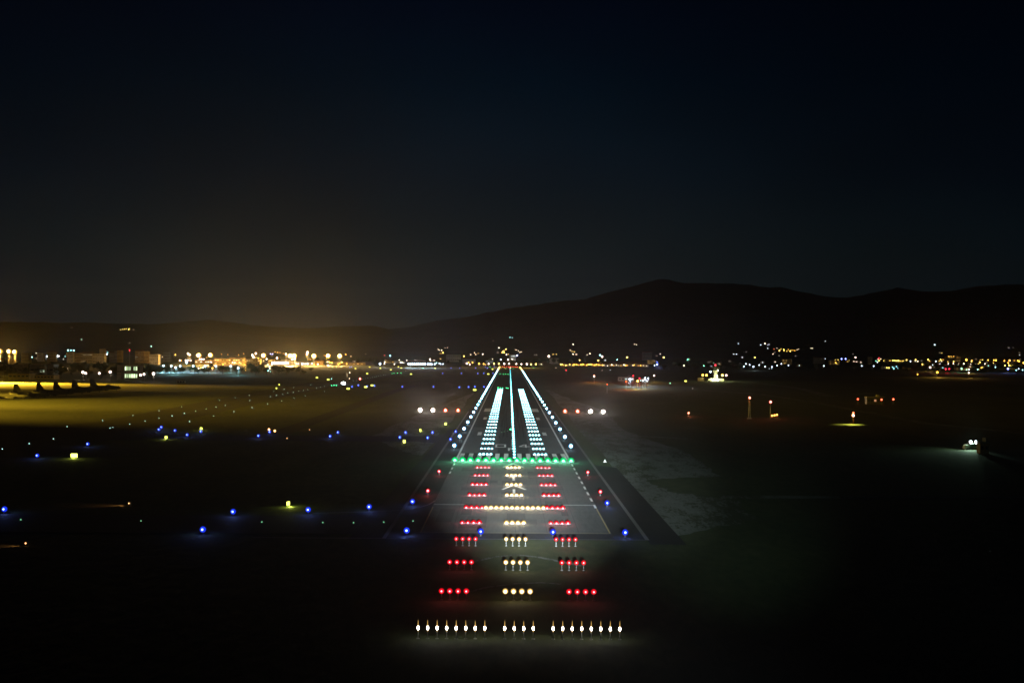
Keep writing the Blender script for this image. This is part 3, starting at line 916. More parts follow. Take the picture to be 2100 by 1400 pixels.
add('in the row of five cold lights near the left edge', ZL(0, 700, 10, [(900, 300, 'b', 4), (972, 305, 'c', 5), (1042, 300, 'c', 4), (1112, 305, 'c', 5), (1185, 300, 'c', 5), (1215, 300, 'p', 3)]))
add('near the lit shed left of the apron', ZL(200, 660, 10, [(65, 585, 'y', 3), (115, 565, 'y', 2), (200, 660, 'c', 4), (215, 625, 't', 2), (660, 578, 'r', 3), (662, 430, 'd', 2), (1105, 500, 't', 3), (975, 662, 'w', 2), (1600, 672, 'y', 3), (1340, 714, 'w', 2), (1385, 714, 'w', 2), (1425, 712, 'w', 2), (488, 980, 'c', 2), (1138, 930, 't', 3), (1040, 965, 'g', 2), (1610, 1000, 't', 2), (1690, 790, 'p', 4), (630, 1147, 'w', 1), (2078, 945, 'p', 3)]))
add('on the dark left hillside', ZL(200, 660, 10, [(472, 158, 'y', 2), (525, 152, 'y', 2), (560, 150, 'y', 2), (595, 142, 'y', 2), (645, 152, 'y', 3), (655, 130, 'y', 1), (740, 160, 'd', 2), (-550, 120, 'd', 1), (-520, 115, 'd', 1), (-325, 360, 't', 2)]))
add('around the terminal front', ZL(370, 700, 10, [(375, 548, 'p', 3), (422, 540, 'y', 3), (462, 538, 'w', 3), (660, 548, 'a', 4), (875, 472, 'a', 3), (635, 425, 'p', 3), (705, 400, 'p', 6), (815, 400, 'p', 7), (928, 405, 'p', 6), (440, 365, 'p', 5), (480, 370, 'p', 5), (400, 360, 'p', 4), (1075, 430, 'p', 3), (1120, 432, 'p', 3), (1215, 432, 'y', 3), (1460, 412, 'a', 3), (1295, 513, 'y', 2), (1335, 540, 'y', 2), (1340, 590, 'y', 2), (1552, 605, 't', 2), (1830, 520, 't', 3), (1835, 560, 'w', 3), (1805, 600, 't', 3), (1845, 615, 't', 2), (1770, 360, 'w', 4), (1600, 345, 'a', 3), (545, 325, 'a', 2), (1880, 465, 'p', 4), (1795, 475, 'w', 3), (1850, 258, 'b', 3), (1890, 258, 'b', 3), (1945, 215, 'y', 2), (1995, 225, 'y', 2), (2045, 225, 'a', 2), (110, 385, 'p', 4), (160, 385, 'p', 4), (210, 390, 'p', 4), (10, 390, 'a', 3)]))
add('along the lit apron right of the terminal', ZL(570, 700, 10, [(120, 243, 'a', 2), (700, 455, 'p', 4), (745, 470, 'a', 4), (820, 465, 'p', 4), (660, 378, 'a', 2), (850, 378, 'y', 2), (1005, 365, 'y', 2), (1030, 380, 'a', 2), (1020, 420, 'w', 3), (1045, 400, 'a', 2), (1025, 490, 'w', 4), (1065, 430, 'a', 3), (1105, 440, 'y', 3), (1120, 430, 'a', 2), (950, 285, 'a', 2), (1310, 425, 'y', 3), (1390, 265, 'a', 3), (1498, 302, 'w', 2), (1565, 405, 'w', 2), (1800, 257, 'd', 2), (1655, 460, 'a', 2), (1270, 450, 'a', 3), (1240, 470, 'a', 3), (1410, 460, 'a', 3), (1100, 765, 't', 2), (1472, 637, 'w', 3), (1465, 760, 'w', 2)]))
add('in the lights left of the runway end', ZL(770, 700, 10, [(185, 282, 'r', 2), (305, 295, 't', 4), (95, 460, 'c', 6), (190, 425, 'w', 3), (185, 458, 'w', 3), (350, 425, 'a', 2), (390, 465, 'w', 3), (490, 382, 'w', 3), (515, 430, 'w', 3), (545, 432, 'w', 3), (575, 432, 'w', 2), (645, 388, 'w', 3), (822, 388, 'w', 2), (905, 405, 'w', 2), (1120, 365, 'w', 4), (1138, 390, 'w', 2), (1198, 385, 'w', 2), (1330, 355, 'y', 2), (1290, 165, 'w', 2), (1308, 175, 'w', 2), (1357, 178, 'w', 3), (1385, 232, 'y', 3), (1335, 248, 'y', 1), (1432, 130, 'w', 1), (1475, 127, 'w', 2), (1490, 297, 'w', 2), (1815, 303, 'y', 3), (1955, 268, 'w', 2), (2032, 230, 'w', 2), (2060, 268, 'w', 2), (1875, 450, 'p', 5), (1910, 432, 'a', 3), (1935, 472, 'p', 3), (1990, 432, 'a', 3), (205, 548, 'd', 1), (620, 605, 'd', 1)]))
add('in the long cold white row left of the runway end', ZL(770, 700, 10, [(680 + 42 * k, 462, 'c', 5) for k in range(9)] + [(1080, 465, 'c', 5), (1120, 465, 'c', 5), (1155, 465, 'c', 4), (1218, 463, 'c', 4), (1250, 440, 't', 3), (1310, 450, 'c', 3), (1335, 462, 'c', 3), (1385, 462, 'c', 3)]))
add('in the road row behind the runway end', ZL(960, 680, 10, [(225, 658, 'a', 4), (318, 660, 'a', 3), (350, 668, 'a', 2), (420, 658, 'p', 4), (532, 658, 'y', 4), (632, 658, 'y', 4), (742, 658, 'p', 5), (840, 658, 'p', 4), (990, 660, 'p', 4), (1092, 664, 'p', 4), (1205, 664, 'p', 5), (1292, 666, 'y', 4), (1390, 665, 'y', 4), (1490, 665, 'w', 2)]))
add('on the slope above the runway end', ZL(960, 680, 10, [(132, 430, 'w', 2), (160, 468, 'w', 2), (55, 470, 'w', 2), (205, 445, 'y', 1), (300, 460, 'w', 3), (500, 556, 'w', 2), (672, 568, 'c', 3), (820, 575, 'p', 4), (905, 562, 'w', 3), (635, 330, 'w', 3), (610, 428, 'd', 2), (775, 358, 'y', 3), (740, 385, 'y', 2), (722, 405, 'y', 3), (700, 428, 'y', 3), (735, 430, 'y', 3), (785, 470, 'p', 3), (820, 460, 'y', 2), (858, 120, 't', 2), (905, 122, 't', 2), (515, 185, 'd', 1), (978, 375, 'w', 2), (1030, 388, 'w', 2), (1065, 422, 'w', 2), (1090, 415, 'w', 2), (1000, 488, 'b', 4), (1010, 487, 'c', 4), (875, 475, 'd', 2), (1362, 473, 'd', 2), (1400, 474, 'd', 2), (1655, 505, 'p', 6), (1745, 465, 'y', 2), (1765, 460, 'y', 2), (1810, 462, 'y', 2), (1800, 740, 'w', 2), (2010, 790, 'r', 3)]))
add('right of the runway end', ZL(1150, 680, 9.13, [(232, 236, 'w', 3), (178, 350, 'w', 2), (208, 366, 'y', 2), (250, 374, 'y', 2), (230, 422, 'p', 3), (288, 427, 'w', 2), (492, 430, 'w', 2), (545, 410, 'w', 3), (735, 438, 't', 4), (775, 468, 'p', 5), (703, 540, 'y', 4), (352, 532, 'y', 3), (830, 533, 'c', 2), (1056, 524, 't', 3), (1242, 478, 'y', 4), (1925, 483, 'y', 4), (1380, 240, 'w', 2), (1418, 243, 'w', 2), (1858, 415, 'w', 2), (1795, 455, 'd', 2), (1803, 612, 'b', 5), (1755, 632, 'c', 3), (1800, 565, 'b', 2), (1585, 625, 'w', 2), (1608, 636, 'w', 2), (1548, 636, 'w', 2), (1495, 632, 'w', 2), (775, 725, 'w', 2), (925, 718, 'c', 2), (625, 818, 'o', 4), (625, 835, 'p', 4), (1748, 822, 'p', 4), (868, 985, 'o', 3), (1355, 825, 'r', 4), (1473, 872, 'r', 4), (1225, 932, 'o', 4), (1438, 922, 'y', 5), (1225, 880, 'p', 2), (1285, 888, 'c', 4), (1305, 886, 'c', 4), (2048, 965, 'g', 2), (2025, 687, 'd', 2), (1493, 915, 't', 2), (1535, 918, 'c', 4), (1612, 925, 'c', 3), (1635, 865, 'c', 3), (1580, 865, 'c', 4), (1578, 890, 'c', 4), (1585, 905, 'c', 3), (1640, 888, 'c', 2)]))
cp = []
rr2 = random.Random(4)
for k in range(30):
    cp.append((1150 + k * 2.55 + rr2.uniform(-.6, .6), 747.8 + rr2.uniform(-1.2, 1.2), rr2.choice('yaay'), rr2.choice((2, 3, 3))))
for k in range(26):
    cp.append((1228 + k * 3.4 + rr2.uniform(-.9, .9), 748.6 + rr2.uniform(-.8, .8), rr2.choice('apwa'), rr2.choice((2, 2, 3))))
add('in the dense yellow row right of the runway end', cp)
add('over the dark plain toward the right', ZL(1400, 680, 8.75, [(22, 608, 'w', 3), (100, 478, 'g', 2), (85, 503, 'g', 3), (110, 498, 'g', 2), (378, 612, 'g', 3), (350, 562, 'd', 2), (463, 546, 'd', 2), (493, 540, 'd', 2), (552, 562, 'g', 2), (645, 580, 'w', 2), (522, 612, 'c', 2), (670, 548, 'd', 2), (997, 213, 'c', 2), (918, 403, 'c', 2), (963, 401, 'c', 2), (1140, 362, 'd', 1), (1067, 462, 'c', 2), (1295, 462, 'y', 3), (1398, 237, 'c', 2), (1474, 214, 'w', 3), (1525, 238, 'c', 1), (1545, 228, 'c', 1), (1525, 298, 'c', 2),
                                                           (1097, 623, 'c', 3), (1133, 577, 'c', 3), (1200, 593, 'c', 3), (1268, 625, 'c', 4), (1373, 596, 'c', 3), (1435, 553, 'c', 2), (1478, 626, 'c', 3), (1600, 630, 'c', 3), (1553, 660, 'c', 2), (1595, 660, 'c', 2), (1655, 538, 'w', 2), (1693, 604, 'c', 3), (1770, 577, 'c', 3), (1845, 610, 'c', 3), (1897, 603, 'c', 3), (2047, 562, 'c', 2), (2088, 608, 'c', 2), (57, 890, 'y', 2), (180, 1018, 'd', 2), (845, 527, 'd', 2)]))
add('in the lit hilltop village on the right', ZL(1400, 680, 8.75, [(1640, 312, 'o', 1), (1688, 297, 'w', 2), (1735, 340, 'y', 3), (1763, 315, 'y', 2), (1812, 322, 'y', 3), (1815, 347, 'y', 2), (1866, 350, 'y', 2), (1893, 320, 'a', 2), (1930, 348, 'y', 3), (1950, 325, 'a', 2), (1975, 332, 'a', 2), (2005, 340, 'a', 2), (2055, 325, 'w', 2), (2080, 315, 'w', 2), (1620, 398, 'w', 2), (1645, 372, 'd', 2), (1732, 430, 'd', 2), (2025, 432, 'd', 2)]))
add('in the town below the right hills', ZL(1640, 680, 8.75, [(458, 172, 'c', 2), (200, 295, 'w', 2), (230, 300, 'w', 2), (60, 320, 'd', 2), (452, 485, 'c', 2), (340, 520, 'y', 2), (430, 612, 'c', 3), (640, 505, 'y', 2), (680, 503, 'y', 2), (645, 558, 'a', 3), (748, 488, 'b', 4), (820, 487, 'b', 4), (748, 488, 'p', 3), (998, 460, 'p', 4), (955, 402, 'd', 2), (970, 535, 'p', 2), (995, 535, 'p', 2), (1022, 535, 'p', 2), (1085, 552, 'w', 2), (1110, 613, 'c', 3), (1325, 617, 'c', 3), (975, 660, 'd', 2), (1300, 658, 'd', 2), (1418, 470, 'r', 3), (1405, 493, 'p', 2), (1455, 493, 'w', 2), (1365, 520, 'g', 2), (1425, 520, 'y', 3), (1392, 545, 'c', 3), (1510, 522, 'y', 3), (1550, 493, 'w', 2), (1607, 522, 'y', 2), (1670, 518, 'y', 3), (1700, 515, 'y', 3), (1730, 525, 'y', 3), (1765, 520, 'y', 4), (1800, 528, 'y', 2), (1830, 528, 'y', 2), (1855, 520, 'y', 2), (1915, 508, 'y', 3), (1985, 530, 'c', 3), (2075, 503, 'y', 3), (2072, 530, 'c', 2), (1513, 622, 't', 2), (1560, 647, 'y', 3), (1600, 647, 'y', 3), (1665, 628, 't', 2), (1728, 622, 't', 2), (1685, 660, 't', 3), (1760, 657, 't', 2), (880, 510, 'y', 1), (850, 540, 'y', 1)]))
add('in the town at the right edge', ZL(1860, 680, 8.75, [(895, 92, 'c', 2), (495, 233, 'c', 3), (585, 375, 'd', 2), (622, 380, 'y', 2), (740, 448, 'a', 3), (755, 448, 'y', 3), (790, 448, 'a', 3), (835, 448, 'a', 3), (900, 450, 'a', 3), (930, 455, 'a', 2), (62, 528, 'c', 3), (155, 502, 'y', 3), (145, 530, 'b', 2), (190, 530, 'w', 3), (257, 520, 'd', 2), (275, 585, 'y', 3), (378, 500, 'y', 3), (395, 530, 'y', 2), (410, 640, 'p', 5), (450, 590, 'c', 2), (478, 628, 'w', 2), (515, 530, 'c', 3), (567, 530, 'y', 2), (600, 500, 'y', 3), (645, 502, 'a', 2), (620, 532, 'w', 2), (585, 577, 'c', 2), (628, 645, 't', 2), (692, 668, 'r', 4), (755, 668, 'r', 4), (728, 532, 'y', 2), (738, 577, 'w', 3), (830, 503, 'y', 3), (878, 505, 'a', 2), (833, 535, 'y', 3), (830, 573, 'w', 3), (925, 572, 'w', 3), (1015, 575, 'w', 3), (1060, 505, 'a', 5), (1155, 530, 'y', 3), (1162, 510, 'a', 2), (1115, 573, 'w', 2), (1140, 580, 'w', 2), (1130, 630, 'p', 2), (1105, 677, 'p', 4), (975, 660, 'g', 4), (1065, 683, 'g', 3), (1105, 738, 'p', 4), (1220, 577, 'w', 3), (1228, 493, 'd', 2), (1315, 503, 'a', 2), (1352, 507, 'y', 2), (1303, 547, 'y', 3), (1275, 577, 'y', 2), (1397, 577, 'w', 3), (1453, 510, 'a', 3), (1425, 553, 'd', 2), (1445, 612, 't', 2), (1352, 632, 'y', 2), (1330, 648, 'a', 3), (1265, 675, 't', 3), (1295, 682, 'y', 1), (1555, 510, 'a', 3), (1590, 512, 'a', 4), (1548, 558, 'y', 2), (1580, 590, 'c', 2), (1583, 635, 't', 3), (1745, 523, 'a', 3), (1835, 517, 'a', 4), (1812, 560, 'a', 3), (1918, 515, 'a', 2), (1983, 520, 'a', 3), (2008, 528, 'a', 4), (1972, 560, 'o', 2), (2085, 560, 'a', 4), (1755, 607, 'y', 3), (1833, 605, 'y', 4), (1877, 603, 'y', 3), (1930, 603, 'd', 2), (1805, 665, 'b', 5), (1958, 690, 't', 3), (2000, 665, 'c', 3), (2070, 687, 't', 3), (540, 727, 'a', 5), (187, 765, 'a', 3), (185, 727, 'd', 2), (432, 737, 'd', 2), (1823, 288, 'd', 2), (1900, 285, 'd', 1), (2012, 417, 'c', 1), (2018, 378, 'd', 1), (2025, 490, 'd', 2)]))

SHORT = {'above the left edge trees': 'above the left trees', 'in the row of five cold lights near the left edge': 'in the short cold row at left', 'near the lit shed left of the apron': 'around the greenish office', 'on the dark left hillside': 'on the left hillside',
         'around the terminal front': 'around the terminal', 'along the lit apron right of the terminal': 'right of the glass hall', 'in the lights left of the runway end': 'left of the runway end', 'in the long cold white row left of the runway end': 'in the long cold row',
         'in the road row behind the runway end': 'in the row behind the runway end', 'on the slope above the runway end': 'above the runway end', 'right of the runway end': 'right of the runway end', 'in the dense yellow row right of the runway end': 'in the dense yellow row',
         'over the dark plain toward the right': 'over the dark plain', 'in the lit hilltop village on the right': 'in the hilltop village', 'in the town below the right hills': 'in the right town', 'in the town at the right edge': 'in the right edge town'}
houses = []
for hs, (hw, hd_, hh_) in enumerate([(11, 9, 6.0), (15, 10, 7.5), (9, 8, 5.2)]):
    hp = {}
    for c in LC:
        r = empty('house')
        MB().box((0, 0, hh_ / 2), (hw, hd_, hh_)).obj('wall', (wallA, wallB, wallC)[hs], r)
        g = MB(); h2 = 2.4
        g.v += [(-hw / 2 - .4, -hd_ / 2 - .4, hh_), (hw / 2 + .4, -hd_ / 2 - .4, hh_), (hw / 2 + .4, hd_ / 2 + .4, hh_), (-hw / 2 - .4, hd_ / 2 + .4, hh_), (-hw / 2 - .4, 0, hh_ + h2), (hw / 2 + .4, 0, hh_ + h2)]
        for q in ((0, 1, 5, 4), (2, 3, 4, 5), (1, 2, 5), (3, 0, 4), (3, 2, 1, 0)): g.face(list(q))
        g.obj('roof', roofm, r)
        MB().box((0, -hd_ / 2 - .2, hh_ * .55), (1.6, .3, 1.2)).obj('lit_window', EM(LC[c], 2 if c == 'd' else 8), r)
        hp[c] = reg(r)
    houses.append(hp)
nh = 0
shorts = {}
for c in LC:
    r = empty('ground_lamp')
    MB().tube([(0, 0, 0), (0, 0, .1)], [.25, .22], 8).tube([(0, 0, .1), (0, 0, .7)], [.06, .05], 6).obj('post', metal, r)
    MB().ball((0, 0, 1.0), .42, 1, 10, 6).obj('lamp', EM(LC[c], 1.5 if c == 'd' else 8), r)
    shorts[c] = reg(r)
SZ = {1: .7, 2: 1.0, 3: 1.45, 4: 2.0, 5: 2.6, 6: 3.2, 7: 3.8}
for region, pts in town:
    pts = sorted(pts, key=lambda q: q[0])
    cnt = {}
    for (x, y, c, s) in pts:
        small = s <= 2
        i = cnt.get((c, small), 0); cnt[(c, small)] = i + 1
        dpx = SZ[s] * (.46 if small else .55)
        if small and y - hor(x) > 31:
            p = G(x, y, .9); o = put(shorts[c], (p.x, p.y, 0), label='low lamp on the airfield, %s, %s, %s from its left' % (LN[c], SHORT[region], nth(i)), cat='ground lamp', group='low lamps on the airfield')
            continue
        if small:
            p = sight(x, y, 3.5)
            nh += 1; hs = nh % 3
            o = put(houses[hs][c], (p.x, p.y, p.z - 3.5), rnd.uniform(-.3, .3), label='house, %s window, %s, %s from its left' % (LN[c], SHORT[region], nth(i)), cat='house', group='small lit houses in the distance')
            k_ = dpx * p.y / 1285
            for q in o.children:
                if q.name.startswith('lit_window'): q.scale = (k_ / 1.6, 1, k_ / 1.2 * .8); q.location = (0, 0, (6.0, 7.5, 5.2)[hs] * .55 * (1 - k_ / 1.2 * .8))
            continue
        p = sight(x, y, 9.0)
        dia = dpx * p.y / 1285
        pr = lamp_proto(c, min(s, 7))
        o = put(pr, (p.x, p.y, p.z - 9.0 + .2), label='%s lamp %s, %s from its left' % (LN[c], SHORT[region], nth(i)), cat='street lamp', group='town and road lamps')
        for k in o.children:
            if k.name.startswith('lamp'): k.scale = (dia / 2,) * 3; k.location = (0, 0, (9.0 - .2) * (1 - dia / 2))
        if s >= 4 and c != 'd' and p.y < 6500:
            lightobj(o, 'POINT', 1.6e4 * (s - 3), (1.0, .52, .08) if c in 'pa' else LC[c], (0, -3 - dia / 2, 8), .5)
# lamp posts in the row behind the parked aircraft
post = lamp_proto('p', 9, 9.0)
row = [(171, 764.5), (176.6, 763.4), (204.4, 763.5), (226.8, 764), (245.3, 764.3), (263.2, 764.8), (280.5, 765.1), (289, 767), (296, 765.4), (315.6, 767.4)]
for k, (x, y) in enumerate(row):
    p = PD(x, y, F * 34 / (y - hor(x)))
    o = put(post, (p.x, p.y, 0), label='warm lamp post behind the parked aircraft, %s of ten from the left' % ORD[k], cat='street lamp', group='lamp posts behind the parked aircraft')
    for q in o.children:
        if q.name.startswith('pole'): q.scale = (2.6, 2.6, 1)
        if q.name.startswith('lamp'): q.scale = (1.5 if k % 3 == 0 else 1.25,) * 3; q.location = (0, 0, -3.2)
    lightobj(o, 'POINT', 1.2e4, (1.0, .72, .5), (0, -1.2, 8.2), .4)
#PART4
# ------------------------------------------------------------------ trees
def tree_proto(seed, H, Wd):
    rr = random.Random(seed)
    r = empty('tree')
    t = MB().tube([(0, 0, 0), (.1, 0, H * .25), (0, .15, H * .55), (.1, 0, H * .85)], [H * .03, H * .022, H * .013, H * .005], 7)
    tips = []
    for k in range(9):
        a = rr.uniform(0, 2 * PI); z0_ = H * rr.uniform(.25, .7); ln = Wd * rr.uniform(.28, .48)
        e = (math.cos(a) * ln, math.sin(a) * ln, z0_ + ln * rr.uniform(.4, .9))
        t.tube([(0, 0, z0_), (e[0] * .5, e[1] * .5, (z0_ + e[2]) / 2 - .1), e], [H * .012, H * .008, H * .003], 5); tips.append(e)
    tips += [(0, 0, H * .9), (.3, -.2, H * .72), (-.4, .3, H * .6)]
    t.obj('trunk', bark, r)
    c = MB()
    for e in tips:
        rad = Wd * rr.uniform(.16, .27)
        for q in range(60):
            d = Vector((rr.gauss(0, 1), rr.gauss(0, 1), rr.gauss(0, 1))).normalized() * rad * rr.uniform(.45, 1.1)
            p = Vector(e) + Vector((d.x, d.y, d.z * .75)); s_ = rr.uniform(.25, .6) * H / 12
            u = Vector((rr.gauss(0, 1), rr.gauss(0, 1), rr.gauss(0, 1))).normalized(); v_ = u.cross(Vector((rr.gauss(0, 1), rr.gauss(0, 1), rr.gauss(0, 1)))).normalized()
            c.quad([p - u * s_ - v_ * s_ * .6, p + u * s_ - v_ * s_ * .6, p + u * s_ + v_ * s_ * .6, p - u * s_ + v_ * s_ * .6])
    c.obj('crown', leafm, r)
    return reg(r)


trees = [tree_proto(11, 13, 11), tree_proto(23, 16, 12), tree_proto(31, 10, 12)]
rt = random.Random(99)
belts = [(-60, 335, 1760, 2350, 90, 'in the dark belt behind the parked aircraft', 1.0), (335, 640, 2080, 2600, 52, 'in the dark belt in front of the lit terminal', .85), (640, 980, 3700, 4300, 16, 'beyond the lit apron end', .9),
         (980, 1240, 3750, 4300, 26, 'behind the far runway end', .9), (1340, 1720, 2850, 3700, 46, 'on the dark plain behind the control tower', .9), (1720, 2130, 3000, 3900, 36, 'below the town at the right edge', .9)]
for x0, x1, d0, d1, n_, where, sc_ in belts:
    xs = sorted(rt.uniform(x0, x1) for _ in range(n_))
    for k, x in enumerate(xs):
        D = rt.uniform(d0, d1)
        p = PD(x, 720, D)
        put(trees[rt.randrange(3)], (p.x, p.y, 0), rt.uniform(0, 6), sc_ * rt.uniform(.8, 1.25), label='tree %s, %s from left' % (where, nth(k)), cat='tree', group='trees ' + where)

# ------------------------------------------------------------------ buildings
def building(x0, x1, yt, yb, label, wall=wallA, roof=roofg, D=None, depth=22, rows=1, cols_=6, lit=None, st=2.0, frac=.6, name='building', seed=1, gable=False, wh=1.6):
    rr = random.Random(seed + int(x0))
    xm = (x0 + x1) / 2
    if D is None: D = F * 43 / (yb - hor(xm))
    a, c = PD(x0, yt, D), PD(x1, yt, D)
    W_ = c.x - a.x; H = a.z
    r = empty(name, ((a.x + c.x) / 2, D, 0))
    MB().box((0, depth / 2, H / 2), (W_, depth, H)).obj('wall', wall, r)
    if gable:
        g = MB(); h2 = min(4, W_ * .18)
        g.v += [(-W_ / 2 - .4, -.5, H), (W_ / 2 + .4, -.5, H), (W_ / 2 + .4, depth + .5, H), (-W_ / 2 - .4, depth + .5, H), (-W_ / 2 - .4, depth / 2, H + h2), (W_ / 2 + .4, depth / 2, H + h2)]
        for q in ((0, 1, 5, 4), (2, 3, 4, 5), (1, 2, 5), (3, 0, 4), (3, 2, 1, 0)): g.face(list(q))
        g.obj('roof', roof, r)
    else:
        MB().box((0, depth / 2, H + .3), (W_ + .8, depth + .8, .6)).box((W_ * .2, depth / 2, H + 1.4), (W_ * .15, 4, 1.7)).obj('roof', roof, r)
    for i_ in range(rows):
        zc = H * (i_ + .55) / rows
        for j in range(cols_):
            xx = -W_ / 2 + W_ * (j + .5) / cols_
            ww = W_ / cols_ * .62; hh_ = min(H / rows * .5, wh)
            on = lit is not None and rr.random() < frac
            MB().box((xx, -.04, zc), (ww, .12, hh_)).obj('window', EM(lit, st * rr.choice((.5, 1, 1.6))) if on else glass_dark, r)
    return tag(r, label, 'building')


LGREEN = (.62, .85, .45)
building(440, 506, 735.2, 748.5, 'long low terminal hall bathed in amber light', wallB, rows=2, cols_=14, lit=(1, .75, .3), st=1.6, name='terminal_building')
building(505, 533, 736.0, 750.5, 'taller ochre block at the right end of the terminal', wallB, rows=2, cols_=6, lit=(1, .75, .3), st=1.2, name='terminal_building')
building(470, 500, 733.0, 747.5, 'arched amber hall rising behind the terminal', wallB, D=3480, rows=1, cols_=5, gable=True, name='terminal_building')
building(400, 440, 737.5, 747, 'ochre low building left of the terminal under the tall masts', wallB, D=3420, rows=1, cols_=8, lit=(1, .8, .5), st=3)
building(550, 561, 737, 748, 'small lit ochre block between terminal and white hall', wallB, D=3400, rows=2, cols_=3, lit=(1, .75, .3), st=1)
building(557, 592, 740.5, 748.8, 'white hall with a blazing glass front on the apron', wallC, rows=1, cols_=9, lit=(.95, .95, 1.0), st=9, frac=1, wh=5, name='terminal_building')
building(577, 592, 737.4, 746, 'upper floor with a bright bluish window band', wallC, D=3500, rows=1, cols_=4, lit=(.7, .75, 1.0), st=8, frac=1, wh=2)
building(606, 633, 743.6, 748.8, 'low white lit shed right of the glass hall', wallA, rows=1, cols_=7, lit=(.85, .95, 1.0), st=5, frac=.8, wh=3)
building(646, 663, 740.5, 749, 'small amber gabled hangar on the apron', wallB, roof=roofm, rows=1, cols_=3, lit=(1, .8, .4), st=1, gable=True, name='hangar')
building(684, 712, 742, 748.6, 'wide amber hangar near the end of the apron', wallB, rows=1, cols_=5, lit=(1, .8, .4), st=1, gable=True, name='hangar')
building(716, 748, 743.6, 748.8, 'low amber cargo shed at the right end of the apron', wallB, rows=1, cols_=8, lit=(1, .7, .2), st=1.2)
building(255.5, 286.5, 748.5, 762.5, 'pale office with a wide greenish lit glass front among trees', wallA, rows=2, cols_=7, lit=LGREEN, st=1.6, frac=.9, D=1730, wh=5, depth=16)
building(240, 249, 748, 760, 'small dark annex left of the greenish lit office', wallA, D=1740, rows=1, cols_=2)
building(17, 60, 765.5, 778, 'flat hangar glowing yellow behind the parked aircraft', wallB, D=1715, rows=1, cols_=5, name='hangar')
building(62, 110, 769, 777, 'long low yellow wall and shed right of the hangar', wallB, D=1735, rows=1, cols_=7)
building(-14, 46, 747.2, 764, 'wide dark hangar with a pale streak along its roof', wallC, D=1900, rows=1, cols_=6, lit=(.9, .95, 1.0), st=1.1, frac=.4, wh=.8, name='hangar')
building(61, 110, 747.5, 764, 'dark hangar with a grey roof beside the pale streaked one', wallC, D=1920, rows=1, cols_=5, name='hangar')
building(81, 92, 750.5, 762, 'small shed with a pale green lit arch', wallA, D=1880, rows=1, cols_=2, lit=(.7, .9, .6), st=.6, frac=1, wh=3.5, depth=8)
for k, (a, c, yt, D, wl, lt, lb) in enumerate([
    (137, 150, 721.5, 3600, wallA, 1, 'yellowish block under the three turquoise lamps'), (151, 166, 723.8, 3700, wallA, 0, 'grey long block right of the turquoise lamps'), (166, 189, 724.4, 3600, wallA, 1, 'block with red lamps along its roof'),
    (190, 214, 725, 3500, wallA, 1, 'wide ochre block in the left town'), (204, 213, 715.5, 3900, wallB, 1, 'tall narrow block with two lamps near its top'), (224, 234, 723.5, 3800, wallC, 0, 'flat grey block beside the cold sign light'),
    (235, 240, 720, 3800, wallC, 0, 'dark half of the twin block left of the red beacon'), (240, 249, 718.5, 3800, wallB, 0, 'ochre lit twin block left of the red beacon'), (277, 293, 720.2, 3700, wallB, 1, 'ochre block right of the red beacon'),
    (294, 304, 720.6, 3650, wallB, 0, 'amber fronted cube right of the ochre block'), (306, 325, 726.5, 3300, wallA, 1, 'pale flat warehouse above the yard'), (97, 113, 722, 3900, wallA, 0, 'grey apartment block left of the turquoise lamps'),
    (76, 88, 723.2, 3900, wallA, 1, 'low pale block in the left town'), (44, 60, 723.5, 3700, wallB, 0, 'low ochre block near the left edge'), (15, 28, 724.5, 3500, wallB, 1, 'small ochre block under the two pink floodlights'), (335, 350, 723, 4200, wallC, 0, 'far grey block above the yard')]):
    building(a, c, yt, 0, lb, wl, D=D, rows=3, cols_=5, lit=(1, .8, .45) if lt else None, st=.25, frac=.35, depth=18, name='apartment_block', gable=k % 3 == 2, roof=roofm if k % 3 == 2 else roofg)
for k, (a, c, yt, D, wl, lt, lb) in enumerate([
    (789, 800, 737.5, 4000, wallB, .9, 'orange lit block left of the long cold white row'), (808, 828, 739, 4000, wallA, .2, 'pale sheds left of the long cold white row'), (834, 872, 741.5, 3750, wallC, 0, 'low dark hall behind the long cold white row'),
    (915, 945, 727, 4600, wallA, .25, 'pale quarter of houses on the slope left of the runway end'), (948, 975, 736, 4200, wallC, 0, 'dim long roof left of the runway end'), (996, 1012, 739, 4200, wallC, 0, 'dim shed above the runway end'),
    (1045, 1058, 727.5, 5200, wallA, .2, 'faint pale block above the runway end'), (1127, 1146, 734.5, 4300, wallA, .25, 'dim long house beside the large pink lamp'), (1228, 1317, 744.0, 3900, wallB, .5, 'long low amber building behind the dense yellow row'),
    (1328, 1343, 738, 4200, wallB, 1.2, 'small building with an orange glowing front'), (1605.5, 1613, 736.5, 4300, wallB, 1.3, 'cube with an orange lit wall right of the plain'), (1614, 1624, 736.5, 4350, wallB, .25, 'dim twin of the orange lit cube'),
    (1318, 1337, 722.5, 6000, wallC, 0, 'ghostly pale tower block on the slope'), (1782.5, 1789, 732, 4600, wallA, .1, 'narrow pale tower in the right town'), (1816, 1822, 736, 4600, wallA, .15, 'small pale tower right of the red lamp'),
    (1702, 1722, 739.5, 4300, wallB, .8, 'amber lit market hall in the right town'), (1670, 1692, 733.5, 4700, wallC, .1, 'long grey roof at the left of the right town'), (1811, 1825, 752, 3300, wallC, .4, 'low hall with yellow and turquoise lights'),
    (1962, 1985, 753.5, 3200, wallA, .5, 'greenish lit low hall at the right'), (1940, 1970, 731, 6000, wallB, .5, 'amber lit row on the rise at the right')]):
    building(a, c, yt, 0, lb, wl, D=D, rows=2, cols_=7, lit=(1, .62, .18) if lt >= .5 else ((1, .85, .6) if lt else None), st=max(lt, .1) * .8, frac=.7 if lt >= .5 else .3, depth=20, gable=k % 2 == 0, roof=roofm if k % 2 == 0 else roofg)
